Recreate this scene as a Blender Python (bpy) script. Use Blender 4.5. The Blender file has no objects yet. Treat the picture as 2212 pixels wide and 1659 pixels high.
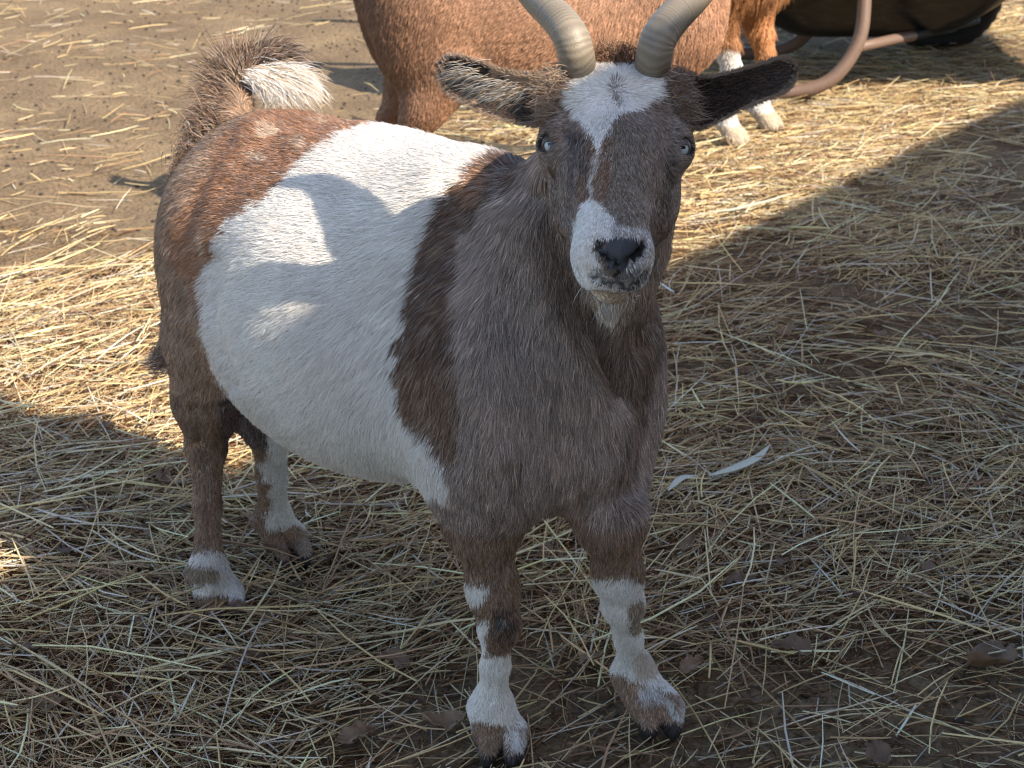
import bpy, math, random
import numpy as np
from mathutils import Vector, Matrix

rng = np.random.default_rng(7)
random.seed(7)
SC = bpy.context.scene
COL = SC.collection

# ------------------------------------------------------------------ camera
CAM_H, PITCH, FPX = 1.034, math.radians(24), 3322.0     # focal length in pixels of a 2212 px wide picture
cam_data = bpy.data.cameras.new("camera")
cam_data.sensor_width = 36.0
cam_data.lens = FPX / 2212.0 * 36.0
cam_data.clip_start, cam_data.clip_end = 0.05, 400.0
cam_data.dof.use_dof = True
cam_data.dof.focus_distance = 1.36
cam_data.dof.aperture_fstop = 18.0
cam = bpy.data.objects.new("camera", cam_data)
cam.location = (0, 0, CAM_H)
cam.rotation_euler = (math.pi / 2 - PITCH, 0, 0)
COL.objects.link(cam)
SC.camera = cam

# ------------------------------------------------------------------ light
SUN_A, SUN_E = math.radians(52), math.radians(42)       # to the right of and behind the photographer
w = bpy.data.worlds.new("World"); SC.world = w; w.use_nodes = True
nt = w.node_tree
bg = nt.nodes["Background"]
sky = nt.nodes.new("ShaderNodeTexSky"); sky.sky_type = 'NISHITA'; sky.sun_disc = False
sky.sun_elevation = SUN_E; sky.sun_rotation = math.pi - SUN_A
sky.air_density = 1.0; sky.dust_density = 1.0; sky.ozone_density = 0.9
nt.links.new(sky.outputs[0], bg.inputs[0]); bg.inputs[1].default_value = 0.145
sd = bpy.data.lights.new("sun", 'SUN'); sd.energy = 4.4; sd.angle = math.radians(0.53); sd.color = (1.0, 0.905, 0.76)
sun = bpy.data.objects.new("sun", sd); COL.objects.link(sun)
to_sun = Vector((math.sin(SUN_A) * math.cos(SUN_E), -math.cos(SUN_A) * math.cos(SUN_E), math.sin(SUN_E)))
sun.rotation_euler = to_sun.to_track_quat('Z', 'Y').to_euler()
sun.location = to_sun * 8
SC.view_settings.view_transform = 'Standard'; SC.view_settings.look = 'None'
SC.view_settings.exposure = 1.18; SC.view_settings.gamma = 1.0
SC.render.engine = 'CYCLES'
SC.cycles.filter_width = 1.15
SC.cycles.max_bounces = 6; SC.cycles.diffuse_bounces = 4
try:
    SC.cycles_curves.shape = 'RIBBONS'
except Exception:
    pass

# ------------------------------------------------------------------ helpers
cT, sT = math.cos(PITCH), math.sin(PITCH)

def W(px, py, z):
    """point of the place seen at picture position px, py at depth z"""
    tx = (px - 1106) / FPX; ty = (py - 829.5) / FPX
    return np.array([tx * z, z * (cT - ty * sT), CAM_H - z * (sT + ty * cT)])

def WH(px, py, H):
    ty = (py - 829.5) / FPX
    return W(px, py, (CAM_H - H) / (sT + ty * cT))

def proj(P):
    X, Y, H = P[..., 0], P[..., 1], P[..., 2]
    z = Y * cT + (CAM_H - H) * sT
    return X / z * FPX + 1106, ((CAM_H - H) * cT - Y * sT) / z * FPX + 829.5, z

def vnoise(P, scale, seed=0):
    """smooth value noise in 0..1 at points P (N,3)"""
    Q = P * scale + seed * 17.31 + 1000.0
    I = np.floor(Q).astype(np.int64); f = Q - I; f = f * f * (3 - 2 * f)
    def h(ix, iy, iz):
        v = (ix * 73856093) ^ (iy * 19349663) ^ (iz * 83492791) ^ (seed * 2654435)
        v = (v ^ (v >> 13)) * 1274126177 & 0x7fffffff
        v = (v ^ (v >> 15)) & 0xffff
        return v / 65535.0
    out = 0
    for dx in (0, 1):
        for dy in (0, 1):
            for dz in (0, 1):
                wgt = (f[:, 0] if dx else 1 - f[:, 0]) * (f[:, 1] if dy else 1 - f[:, 1]) * (f[:, 2] if dz else 1 - f[:, 2])
                out = out + wgt * h(I[:, 0] + dx, I[:, 1] + dy, I[:, 2] + dz)
    return out

def in_poly(px, py, poly):
    inside = np.zeros(px.shape, bool)
    n = len(poly)
    for i in range(n):
        x0, y0 = poly[i]; x1, y1 = poly[(i + 1) % n]
        if y0 == y1: continue
        c = ((y0 > py) != (y1 > py)) & (px < (x1 - x0) * (py - y0) / (y1 - y0) + x0)
        inside ^= c
    return inside

def smooth01(x, a, b):
    t = np.clip((x - a) / (b - a), 0, 1)
    return t * t * (3 - 2 * t)

def new_mat(name):
    m = bpy.data.materials.new(name); m.use_nodes = True
    return m, m.node_tree, m.node_tree.nodes["Principled BSDF"]

def tag(o, label=None, cat=None, group=None, kind=None):
    if label: o['label'] = label
    if cat: o['category'] = cat
    if group: o['group'] = group
    if kind: o['kind'] = kind
    return o

def link(name, data, parent=None):
    o = bpy.data.objects.new(name, data); COL.objects.link(o)
    if parent is not None: o.parent = parent
    return o

def mesh_np(name, V, Fq, mats, smooth=True, matidx=None, parent=None, cols=None):
    """V (N,3), Fq (M,k) integer faces"""
    me = bpy.data.meshes.new(name)
    V = np.asarray(V, np.float32); Fq = np.asarray(Fq, np.int32)
    k = Fq.shape[1]
    me.vertices.add(len(V)); me.vertices.foreach_set('co', V.ravel())
    me.loops.add(Fq.size); me.loops.foreach_set('vertex_index', Fq.ravel())
    me.polygons.add(len(Fq)); me.polygons.foreach_set('loop_start', np.arange(0, Fq.size, k, dtype=np.int32))
    if matidx is not None: me.polygons.foreach_set('material_index', np.asarray(matidx, np.int32))
    me.update(calc_edges=True)
    me.polygons.foreach_set('use_smooth', np.full(len(Fq), smooth))
    if cols is not None:
        a = me.color_attributes.new('Col', 'FLOAT_COLOR', 'POINT')
        c = np.ones((len(V), 4), np.float32); c[:, :3] = cols
        a.data.foreach_set('color', c.ravel())
    for m in (mats if isinstance(mats, (list, tuple)) else [mats]): me.materials.append(m)
    return link(name, me, parent)

def tube(pts, radii, n=16, flat=None, cap=True):
    """swept tube; returns V, F (quads)"""
    pts = np.asarray(pts, float); radii = np.broadcast_to(np.asarray(radii, float), (len(pts),))
    T = np.gradient(pts, axis=0); T /= np.linalg.norm(T, axis=1)[:, None]
    up = np.array([0, 0, 1.0]) if abs(T[0, 2]) < .9 else np.array([1.0, 0, 0])
    N = up - T[0] * (up @ T[0]); N /= np.linalg.norm(N)
    V = []
    ang = np.linspace(0, 2 * math.pi, n, endpoint=False)
    for i in range(len(pts)):
        N = N - T[i] * (N @ T[i]); N /= np.linalg.norm(N); B = np.cross(T[i], N)
        a, b = (1, 1) if flat is None else flat
        V.append(pts[i] + radii[i] * (np.cos(ang)[:, None] * N * a + np.sin(ang)[:, None] * B * b))
    V = np.concatenate(V); Fq = []
    for i in range(len(pts) - 1):
        for j in range(n):
            k = (j + 1) % n
            Fq.append((i * n + j, i * n + k, (i + 1) * n + k, (i + 1) * n + j))
    if cap:
        c0 = len(V); V = np.vstack([V, pts[0], pts[-1]]); L = (len(pts) - 1) * n
        for j in range(0, n, 2):
            Fq.append((c0, (j + 2) % n, (j + 1) % n, j)); Fq.append((c0 + 1, L + j, L + j + 1, L + (j + 2) % n))
    return V, np.array(Fq)

def spline(P, n):
    """Catmull-Rom through points"""
    P = np.asarray(P, float); Q = np.vstack([2 * P[0] - P[1], P, 2 * P[-1] - P[-2]])
    out = []; m = len(P) - 1
    for u in np.linspace(0, m, n):
        i = min(int(u), m - 1); t = u - i
        a, b, c, d = Q[i], Q[i + 1], Q[i + 2], Q[i + 3]
        out.append(.5 * ((2 * b) + (c - a) * t + (2 * a - 5 * b + 4 * c - d) * t * t + (3 * b - a - 3 * c + d) * t ** 3))
    return np.array(out)

# ------------------------------------------------------------------ implicit body modeller
class Body:
    def __init__(s, lo, hi, vox):
        s.lo = np.array(lo, float); s.vox = vox
        s.n = np.ceil((np.array(hi) - s.lo) / vox).astype(int) + 1
        s.f = np.full(s.n, 0.05, np.float32)
        s.ax = [s.lo[i] + vox * np.arange(s.n[i]) for i in range(3)]
    def _box(s, lo, hi):
        a = np.clip(np.floor((lo - s.lo) / s.vox).astype(int), 0, s.n - 1)
        b = np.clip(np.ceil((hi - s.lo) / s.vox).astype(int) + 1, 1, s.n)
        g = np.meshgrid(*[s.ax[i][a[i]:b[i]] for i in range(3)], indexing='ij')
        return tuple(slice(a[i], b[i]) for i in range(3)), np.stack(g, -1).astype(np.float32)
    def _mix(s, sl, d, k, sub):
        o = s.f[sl]
        if sub:
            d = -d; h = np.clip(.5 + .5 * (d - o) / k, 0, 1)
            s.f[sl] = o * (1 - h) + d * h + k * h * (1 - h)
        else:
            h = np.clip(.5 + .5 * (o - d) / k, 0, 1)
            s.f[sl] = o * (1 - h) + d * h - k * h * (1 - h)
    def ell(s, c, r, R=None, k=.02, sub=False):
        c = np.asarray(c, float); r = np.asarray(r, float) * np.ones(3)
        m = r.max() + k + .03
        sl, G = s._box(c - m, c + m)
        q = (G - c.astype(np.float32))
        if R is not None: q = q @ np.asarray(R, np.float32)      # columns of R are the ellipsoid axes
        k0 = np.linalg.norm(q / r.astype(np.float32), axis=-1)
        k1 = np.linalg.norm(q / (r * r).astype(np.float32), axis=-1)
        d = k0 * (k0 - 1) / np.maximum(k1, 1e-6)
        s._mix(sl, d, k, sub)
    def cone(s, a, b, ra, rb, k=.015, sub=False):
        a = np.asarray(a, float); b = np.asarray(b, float); m = max(ra, rb) + k + .02
        sl, G = s._box(np.minimum(a, b) - m, np.maximum(a, b) + m)
        ab = (b - a).astype(np.float32)
        t = np.clip(((G - a.astype(np.float32)) @ ab) / float(ab @ ab), 0, 1)
        d = np.linalg.norm(G - a.astype(np.float32) - t[..., None] * ab, axis=-1) - (ra + (rb - ra) * t)
        s._mix(sl, d, k, sub)
    def chain(s, pts, rs, k=.015, sub=False):
        for i in range(len(pts) - 1): s.cone(pts[i], pts[i + 1], rs[i], rs[i + 1], k, sub)
    def mesh(s):
        f = s.f; n = s.n
        g = f < 0
        cs = [np.zeros(n - 1, np.float32) for _ in range(3)]; cnt = np.zeros(n - 1, np.int16)
        def sl(o): return tuple(slice(o[i], n[i] - 1 + o[i]) for i in range(3))
        corners = [(i, j, k) for i in (0, 1) for j in (0, 1) for k in (0, 1)]
        any_in = np.zeros(n - 1, bool); all_in = np.ones(n - 1, bool)
        for o in corners: any_in |= g[sl(o)]; all_in &= g[sl(o)]
        act = any_in & ~all_in
        idx = np.argwhere(act)
        P = np.zeros((len(idx), 3)); C = np.zeros(len(idx))
        for o in corners:
            for ax in range(3):
                if o[ax]: continue
                o2 = list(o); o2[ax] = 1
                v0 = f[tuple((idx + o).T)]; v1 = f[tuple((idx + o2).T)]
                cr = (v0 < 0) != (v1 < 0)
                t = np.where(cr, v0 / np.where(cr, v0 - v1, 1), 0)
                q = np.tile(np.array(o, float), (len(idx), 1)); q[:, ax] += t
                P += q * cr[:, None]; C += cr
        P = P / C[:, None] + idx
        vid = np.full(n - 1, -1, np.int64); vid[tuple(idx.T)] = np.arange(len(idx))
        quads = []
        for ax in range(3):
            a = [slice(0, n[i]) for i in range(3)]; b = list(a)
            a[ax] = slice(0, n[ax] - 1); b[ax] = slice(1, n[ax])
            s0 = g[tuple(a)]; s1 = g[tuple(b)]
            for flip, M in ((0, s0 & ~s1), (1, ~s0 & s1)):
                e = np.argwhere(M)
                u, v = (ax + 1) % 3, (ax + 2) % 3
                e = e[(e[:, u] > 0) & (e[:, v] > 0) & (e[:, u] < n[u] - 1) & (e[:, v] < n[v] - 1)]
                def at(du, dv):
                    q = e.copy(); q[:, u] -= du; q[:, v] -= dv
                    return vid[tuple(q.T)]
                Q = np.stack([at(0, 0), at(1, 0), at(1, 1), at(0, 1)], 1)
                if flip: Q = Q[:, ::-1]
                quads.append(Q)
        Q = np.concatenate(quads)
        V = P * s.vox + s.lo
        for _ in range(2):                      # light smoothing
            acc = np.zeros_like(V); c2 = np.zeros(len(V))
            for i in range(4):
                np.add.at(acc, Q[:, i], V[Q[:, (i + 1) % 4]]); np.add.at(c2, Q[:, i], 1)
            V = V * .5 + acc / np.maximum(c2, 1)[:, None] * .5
        return V, Q

def vert_normals(V, Q):
    n = np.cross(V[Q[:, 2]] - V[Q[:, 0]], V[Q[:, 3]] - V[Q[:, 1]])
    N = np.zeros_like(V)
    for i in range(4): np.add.at(N, Q[:, i], n)
    return N / np.maximum(np.linalg.norm(N, axis=1), 1e-12)[:, None]

def sculpt(V, N, strokes):
    """press creases into / raise ridges on the side of the body that faces the yard; strokes: (points, width, depth)"""
    px, py, z = proj(V)
    cv = np.array([0, 0, CAM_H]) - V; cv /= np.linalg.norm(cv, axis=1)[:, None]
    wgt = np.clip(np.sum(cv * N, 1) * 3, 0, 1); zf = {}
    out = V.copy()
    for pts, sg, amt in strokes:
        dm = np.full(len(V), 1e9)
        for (x0, y0), (x1, y1) in zip(pts[:-1], pts[1:]):
            dx, dy = x1 - x0, y1 - y0; t = np.clip(((px - x0) * dx + (py - y0) * dy) / (dx * dx + dy * dy), 0, 1)
            dm = np.minimum(dm, (px - x0 - t * dx) ** 2 + (py - y0 - t * dy) ** 2)
        near = (dm < (3 * sg) ** 2) & (wgt > 0)
        if not near.any(): continue
        f = amt * np.exp(-dm / (2 * sg * sg)) * wgt
        f[~near] = 0
        out += N * f[:, None]
    return out

def scatter(V, Q, N, count, density=None):
    a = .5 * np.linalg.norm(np.cross(V[Q[:, 2]] - V[Q[:, 0]], V[Q[:, 3]] - V[Q[:, 1]]), axis=1)
    if density is not None: a = a * density[Q].mean(1)
    cdf = np.cumsum(a); cdf /= cdf[-1]
    fi = np.searchsorted(cdf, rng.random(count)); q = Q[fi]
    u = rng.random(count)[:, None]; v = rng.random(count)[:, None]
    w0, w1, w2, w3 = (1 - u) * (1 - v), u * (1 - v), u * v, (1 - u) * v
    P = V[q[:, 0]] * w0 + V[q[:, 1]] * w1 + V[q[:, 2]] * w2 + V[q[:, 3]] * w3
    n = N[q[:, 0]] * w0 + N[q[:, 1]] * w1 + N[q[:, 2]] * w2 + N[q[:, 3]] * w3
    n /= np.linalg.norm(n, axis=1)[:, None]
    return P, n

def hair_object(name, root, pts, rad, cols, mat, parent):
    """pts (N,K,3), rad (N,K), cols (N,3)"""
    n, K = pts.shape[:2]
    cu = bpy.data.hair_curves.new(name)
    cu.add_curves([K] * n)
    cu.attributes['position'].data.foreach_set('vector', pts.astype(np.float32).ravel())
    ra = cu.attributes.get('radius') or cu.attributes.new('radius', 'FLOAT', 'POINT')
    ra.data.foreach_set('value', rad.astype(np.float32).ravel())
    ca = cu.attributes.new('Col', 'FLOAT_COLOR', 'CURVE')
    c = np.ones((n, 4), np.float32); c[:, :3] = cols
    ca.data.foreach_set('color', c.ravel())
    cu.materials.append(mat)
    return link(name, cu, parent)

def grow(P, n, comb, length, width, lift=.35, clump=.35, K=5, jit=.18, seed=1):
    """strands from roots P, normals n, comb direction field"""
    g = comb - n * np.sum(comb * n, 1)[:, None]
    g /= np.maximum(np.linalg.norm(g, axis=1), 1e-6)[:, None]
    N = len(P)
    # wandering of the direction in locks a centimetre or so across
    b = np.cross(n, g)
    wv = (vnoise(P, 60, seed) - .5) * 1.5 + (vnoise(P, 160, seed + 1) - .5) * 1.2
    g = g + b * (clump * wv + jit * rng.normal(size=N))[:, None]
    g /= np.linalg.norm(g, axis=1)[:, None]
    lf = lift * (.6 + .9 * vnoise(P, 90, seed + 2)) + .08 * rng.normal(size=N)
    lf = np.clip(lf, .05, 1.2)[:, None]
    L = (length * (.65 + .5 * rng.random(N)))[:, None]
    d0 = g + n * lf * 1.5; d0 /= np.linalg.norm(d0, axis=1)[:, None]
    d1 = g + n * lf * .15; d1 /= np.linalg.norm(d1, axis=1)[:, None]
    cur = P - n * np.minimum(.001, length * .06)[:, None]; pts = [cur]
    for i in range(K - 1):
        t = (i + .5) / (K - 1)
        d = d0 * (1 - t) + d1 * t
        d = d / np.linalg.norm(d, axis=1)[:, None]
        cur = cur + d * L / (K - 1); pts.append(cur)
    pts = np.stack(pts, 1)
    prof = np.array([1, 1, .85, .6, .12]) if K == 5 else np.linspace(1, .15, K)
    rad = (width * (.7 + .6 * rng.random(N)))[:, None] * prof[None]
    return pts, rad

# ------------------------------------------------------------------ materials for coats
def coat_material(name, rough=.75, sheen=.0, gloss=.25):
    m, t, b = new_mat(name)
    a = t.nodes.new('ShaderNodeAttribute'); a.attribute_name = 'Col'
    t.links.new(a.outputs['Color'], b.inputs['Base Color'])
    b.inputs['Roughness'].default_value = rough
    b.inputs['Specular IOR Level'].default_value = gloss
    return m

FUR = coat_material('goat fur', .55, gloss=.35)
SKIN = coat_material('goat skin under the fur', .7, gloss=.2)

WHITE = np.array([.80, .75, .69]); RED = np.array([.36, .185, .10]); GREYB = np.array([.295, .225, .187])
DARKB = np.array([.150, .088, .058]); BLACK = np.array([.014, .012, .012]); TAN = np.array([.38, .28, .19])
MIDB = np.array([.28, .175, .110])
# ------------------------------------------------------------------ ground
def ground_h(x, y):
    x = np.asarray(x, float); y = np.asarray(y, float)
    Q = np.stack([x.ravel(), y.ravel(), np.zeros(x.size)], 1)
    h = .030 * (vnoise(Q, 1.3, 41) - .5) + .016 * (vnoise(Q, 4.5, 42) - .5) + .008 * (vnoise(Q, 17, 43) - .5)
    return (h - .006).reshape(x.shape)

gm, gt, gb = new_mat("dirt yard")
n1 = gt.nodes.new('ShaderNodeTexNoise'); n1.inputs['Scale'].default_value = 3.0; n1.inputs['Detail'].default_value = 10; n1.inputs['Roughness'].default_value = .65
n2 = gt.nodes.new('ShaderNodeTexNoise'); n2.inputs['Scale'].default_value = 120; n2.inputs['Detail'].default_value = 8
tcg = gt.nodes.new('ShaderNodeTexCoord')
gt.links.new(tcg.outputs['Object'], n1.inputs[0]); gt.links.new(tcg.outputs['Object'], n2.inputs[0])
cr = gt.nodes.new('ShaderNodeValToRGB'); cr.color_ramp.elements[0].position = .3; cr.color_ramp.elements[1].position = .72
cr.color_ramp.elements[0].color = (.135, .092, .056, 1); cr.color_ramp.elements[1].color = (.25, .178, .103, 1)
gt.links.new(n1.outputs['Fac'], cr.inputs[0])
cr2 = gt.nodes.new('ShaderNodeValToRGB'); cr2.color_ramp.elements[0].position = .32; cr2.color_ramp.elements[1].position = .6
cr2.color_ramp.elements[0].color = (.45, .45, .45, 1); cr2.color_ramp.elements[1].color = (1.1, 1.1, 1.1, 1)
gt.links.new(n2.outputs['Fac'], cr2.inputs[0])
mg = gt.nodes.new('ShaderNodeMix'); mg.data_type = 'RGBA'; mg.blend_type = 'MULTIPLY'; mg.inputs[0].default_value = 1
gt.links.new(cr.outputs[0], mg.inputs[6]); gt.links.new(cr2.outputs[0], mg.inputs[7]); gt.links.new(mg.outputs[2], gb.inputs['Base Color'])
gb.inputs['Roughness'].default_value = .95; gb.inputs['Specular IOR Level'].default_value = .1
bp = gt.nodes.new('ShaderNodeBump'); bp.inputs['Strength'].default_value = .8; bp.inputs['Distance'].default_value = .006
gt.links.new(n2.outputs['Fac'], bp.inputs['Height']); gt.links.new(bp.outputs[0], gb.inputs['Normal'])

def axis_steps(lo, hi, fine_lo, fine_hi, d):
    a = list(np.arange(fine_lo, fine_hi, d)); st = d; x = fine_lo
    L = []
    while x > lo: st *= 1.25; x -= st; L.append(x)
    R = []; x = a[-1]; st = d
    while x < hi: st *= 1.25; x += st; R.append(x)
    return np.array(L[::-1] + a + R)
gx = axis_steps(-150, 150, -2.6, 2.8, .022); gy = axis_steps(-150, 150, .9, 7.2, .022)
GX, GY = np.meshgrid(gx, gy, indexing='ij')
GZ = ground_h(GX, GY)
V = np.stack([GX, GY, GZ], -1).reshape(-1, 3); nx, ny = GX.shape
ii, jj = np.meshgrid(np.arange(nx - 1), np.arange(ny - 1), indexing='ij'); b0 = (ii * ny + jj).ravel()
tag(mesh_np("ground", V, np.stack([b0, b0 + ny, b0 + ny + 1, b0 + 1], 1), gm), kind='structure')

# straw: loose stalks strewn over the dirt, thick near the goat, thin on the bare dirt at the left
def straw_density(x, y):
    Q = np.stack([x, y, np.zeros_like(x)], 1)
    patch = smooth01(vnoise(Q, 1.6, 51) * .6 + vnoise(Q, 5, 52) * .4, .25, .62)
    d = .24 + .76 * patch
    bare = smooth01(y - (2.62 + .3 * (x + .5) + .3 * (patch - .5)), 0, .35) * smooth01(-x, -.05, .35)
    bare = np.maximum(bare, .8 * smooth01(vnoise(Q, 2.3, 55), .62, .8) * smooth01(y, 2.4, 3))
    d = d * (1 - .985 * bare * (1 - .05 * patch))
    far = smooth01(y, 3.0, 4.4)
    return d * (1 - .45 * far * smooth01(-x, -.8, .3)) * (1 - .1 * far)

def stalks(n, x0, x1, y0, y1, L0, L1, w0, w1, lift, tilt, pale, seed, tone=1.0, use=True):
    r = np.random.default_rng(seed)
    x = r.uniform(x0, x1, n * 2); y = r.uniform(y0, y1, n * 2)
    halfw = .36 * y + .12
    k = (r.random(n * 2) < np.where(np.abs(x) < halfw, 1, .55)) & (r.random(n * 2) < straw_density(x, y))
    x, y = x[k], y[k]; n = len(x)
    L = L0 + (L1 - L0) * r.random(n) ** 2.2; wd = .86 * (w0 + (w1 - w0) * r.random(n) ** 1.8)
    # stalks lie in swathes: direction wanders slowly with place
    Q = np.stack([x, y, np.zeros_like(x)], 1)
    th = (vnoise(Q, 1.8, 61) - .5) * 2.2 + r.normal(size=n) * .75
    th = np.where(r.random(n) < .22, r.uniform(0, math.pi, n), th)
    dx, dy = np.cos(th), np.sin(th)
    base = lift * r.random(n) ** 1.3 + wd
    sl = tilt * r.normal(size=n)
    bend = r.normal(size=n) * .10; kink = np.where(r.random(n) < .18, r.normal(size=n) * .45, 0)
    K = 4; S = np.linspace(-.5, .5, K)
    cx = []; 
    for s in S:
        ox = s * L; side = (bend * (s * s * 4 - 1) * .5 + kink * np.maximum(s, 0)) * L * .5
        X = x + dx * ox - dy * side; Y = y + dy * ox + dx * side
        Z = ground_h(X, Y) + base + np.abs(sl) * (s + .5) * L
        cx.append(np.stack([X, Y, Z], 1))
    Cn = np.stack(cx, 1)                           # n,K,3
    T = np.gradient(Cn, axis=1); T /= np.linalg.norm(T, axis=2)[..., None]
    up = np.array([0, 0, 1.0]); Sd = np.cross(T, up); Sd /= np.linalg.norm(Sd, axis=2)[..., None]
    Up = np.cross(Sd, T)
    a0 = r.random(n)[:, None, None] * 2
    prof = np.array([.8, 1, 1, .55])[None, :, None] * wd[:, None, None] * .5
    fl = (.35 + .5 * r.random(n))[:, None, None]
    ring = []
    for j in range(3):
        a = a0 + j * 2 * math.pi / 3
        ring.append(Cn + prof * (Sd * np.cos(a) + Up * np.sin(a) * fl * 1.6))
    V = np.stack(ring, 2).reshape(-1, 3)           # n,K,3 ring
    b = (np.arange(n) * K * 3)[:, None]
    f = []
    for i in range(K - 1):
        for j in range(3):
            k2 = (j + 1) % 3
            f.append(np.stack([b[:, 0] + i * 3 + j, b[:, 0] + i * 3 + k2, b[:, 0] + (i + 1) * 3 + k2, b[:, 0] + (i + 1) * 3 + j], 1))
    Fq = np.stack(f, 1).reshape(-1, 4)
    pal = np.array([[.60, .445, .22], [.68, .55, .33], [.43, .29, .16], [.34, .21, .12], [.57, .49, .39], [.24, .145, .085], [.47, .38, .22]])
    pr = np.array([.26, .20, .18, .12, .12, .08, .04]) if pale else np.array([.12, .06, .22, .24, .05, .28, .03])
    c = pal[r.choice(7, n, p=pr / pr.sum())] * np.exp(.18 * r.normal(size=n))[:, None] * tone
    return V, Fq, np.repeat(c, K * 3, 0)

sm, st_, sb = new_mat("straw")
a = st_.nodes.new('ShaderNodeAttribute'); a.attribute_name = 'Col'; st_.links.new(a.outputs['Color'], sb.inputs['Base Color'])
sb.inputs['Roughness'].default_value = .75; sb.inputs['Specular IOR Level'].default_value = .15

def strew(name, sets, label):
    Vs, Fs, Cs, o = [], [], [], 0
    for V, Fq, c in sets:
        Vs.append(V); Fs.append(Fq + o); Cs.append(c); o += len(V)
    ob = mesh_np(name, np.concatenate(Vs), np.concatenate(Fs), sm, cols=np.clip(np.concatenate(Cs), .01, .8), smooth=True)
    return tag(ob, label, "straw", kind='stuff')
strew("straw", [
    stalks(72000, -1.7, 1.9, .7, 3.2, .02, .09, .0012, .0028, .007, .03, False, 1, np.array([.48, .37, .31])),
    stalks(31000, -1.7, 1.9, .7, 3.2, .03, .15, .0014, .0032, .022, .06, True, 2, 1.0),
    stalks(7400, -1.7, 1.9, .7, 3.2, .06, .24, .0020, .0042, .034, .07, True, 3, 1.18),
    stalks(2800, -1.7, 1.9, .7, 3.2, .03, .10, .0014, .0026, .012, .45, True, 4),
    stalks(42000, -2.4, 2.6, 3.1, 7.2, .03, .15, .0020, .0045, .012, .03, True, 5),
    stalks(20000, -2.4, 2.6, 3.1, 7.2, .04, .20, .0022, .0046, .024, .06, True, 6, 1.05),
    stalks(1500, -2.4, 2.6, 3.1, 7.2, .05, .16, .0018, .0036, .014, .40, True, 7),
    stalks(52000, -1.7, 1.9, .7, 3.2, .006, .022, .0010, .0024, .020, .10, False, 8, np.array([.8, .66, .55])),
    stalks(14000, -2.4, 2.6, 3.1, 7.2, .008, .03, .0016, .0034, .016, .08, False, 9, np.array([.9, .78, .66])),
], "loose golden straw strewn over the dirt all around the goats")
# ------------------------------------------------------------------ the goat in front
F0 = np.array([.0745, 1.355, 0.0]); DV = np.array([.7071, -.7071, 0]); LV = np.array([.7071, .7071, 0]); UV3 = np.array([0, 0, 1.0])
RL = np.stack([DV, LV, UV3], 1)            # columns: forward, goat's left, up
def toL(P): return (np.asarray(P) - F0) @ RL
def toW(P): return np.asarray(P) @ RL.T + F0

# head frame
HS = .911
hP = W(1330, 152, 1.28); hN = W(1328, 556, 1.139)
hf = (hN - hP); hf /= np.linalg.norm(hf)
hx = np.array([1.0, 0, 0]); hx -= hf * (hx @ hf); hx /= np.linalg.norm(hx)
hu = np.cross(hx, hf)
if hu[2] < 0: hu = -hu
def HP(a, b, c): return hP + (hf * a + hx * b + hu * c) * HS
RH = RL.T @ np.stack([hf, hx, hu], 1)      # head axes in the goat frame
def hL(a, b, c): return toL(HP(a, b, c))

def head_mask(a, b, c):
    rr = .078 - .16 * np.clip(a - .06, 0, .15)
    return ((a > -.05) & (a < .27) & (b * b + (c + .055) ** 2 < rr * rr)) | ((a > -.05) & (a < .06) & (np.abs(b) < .13) & (c > -.10))

EYES = [HP(.068, -.0545, -.0325), HP(.067, .0590, -.0325)]
EYE_R = .0098 * HS

def front_leg(B, sgn, elbow, knee, mid, fet, toe, splay):
    B.ell((-.075, sgn * .083, .40), (.082, .048, .12), k=.05)
    B.cone((-.06, sgn * .082, .37), elbow, .052, .031, k=.035)
    B.chain([elbow, elbow * .35 + knee * .65, knee], [.0290, .0220, .0190], k=.02)
    B.ell(knee + np.array([.004, 0, 0]), (.0185, .018, .024), k=.012)
    B.chain([knee, mid, fet], [.0165, .0130, .0165], k=.012)
    foot(B, fet, toe, splay)

def foot(B, fet, toe, splay):
    """fetlock, pastern and the two claws; splay is the unit vector across the foot"""
    B.ell(fet, (.0215, .0205, .022), k=.014)
    dirn = toe - fet; dirn[2] = 0; dirn /= max(np.linalg.norm(dirn), 1e-6)
    B.ell(fet - dirn * .018 - np.array([0, 0, .008]), (.010, .014, .010), k=.010)   # dew claws
    for sg in (-1, 1):
        c = toe + splay * sg * .0135
        B.cone(fet + splay * sg * .006 - np.array([0, 0, .01]), c + np.array([0, 0, .012]), .0175, .0165, k=.010)
        R = np.stack([dirn, splay, [0, 0, 1]], 1)
        B.ell(c + dirn * .006 - np.array([0, 0, .002]), (.022, .0125, .020), R=R, k=.006)

def lp(px, py, H): return toL(WH(px, py, H))

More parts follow.
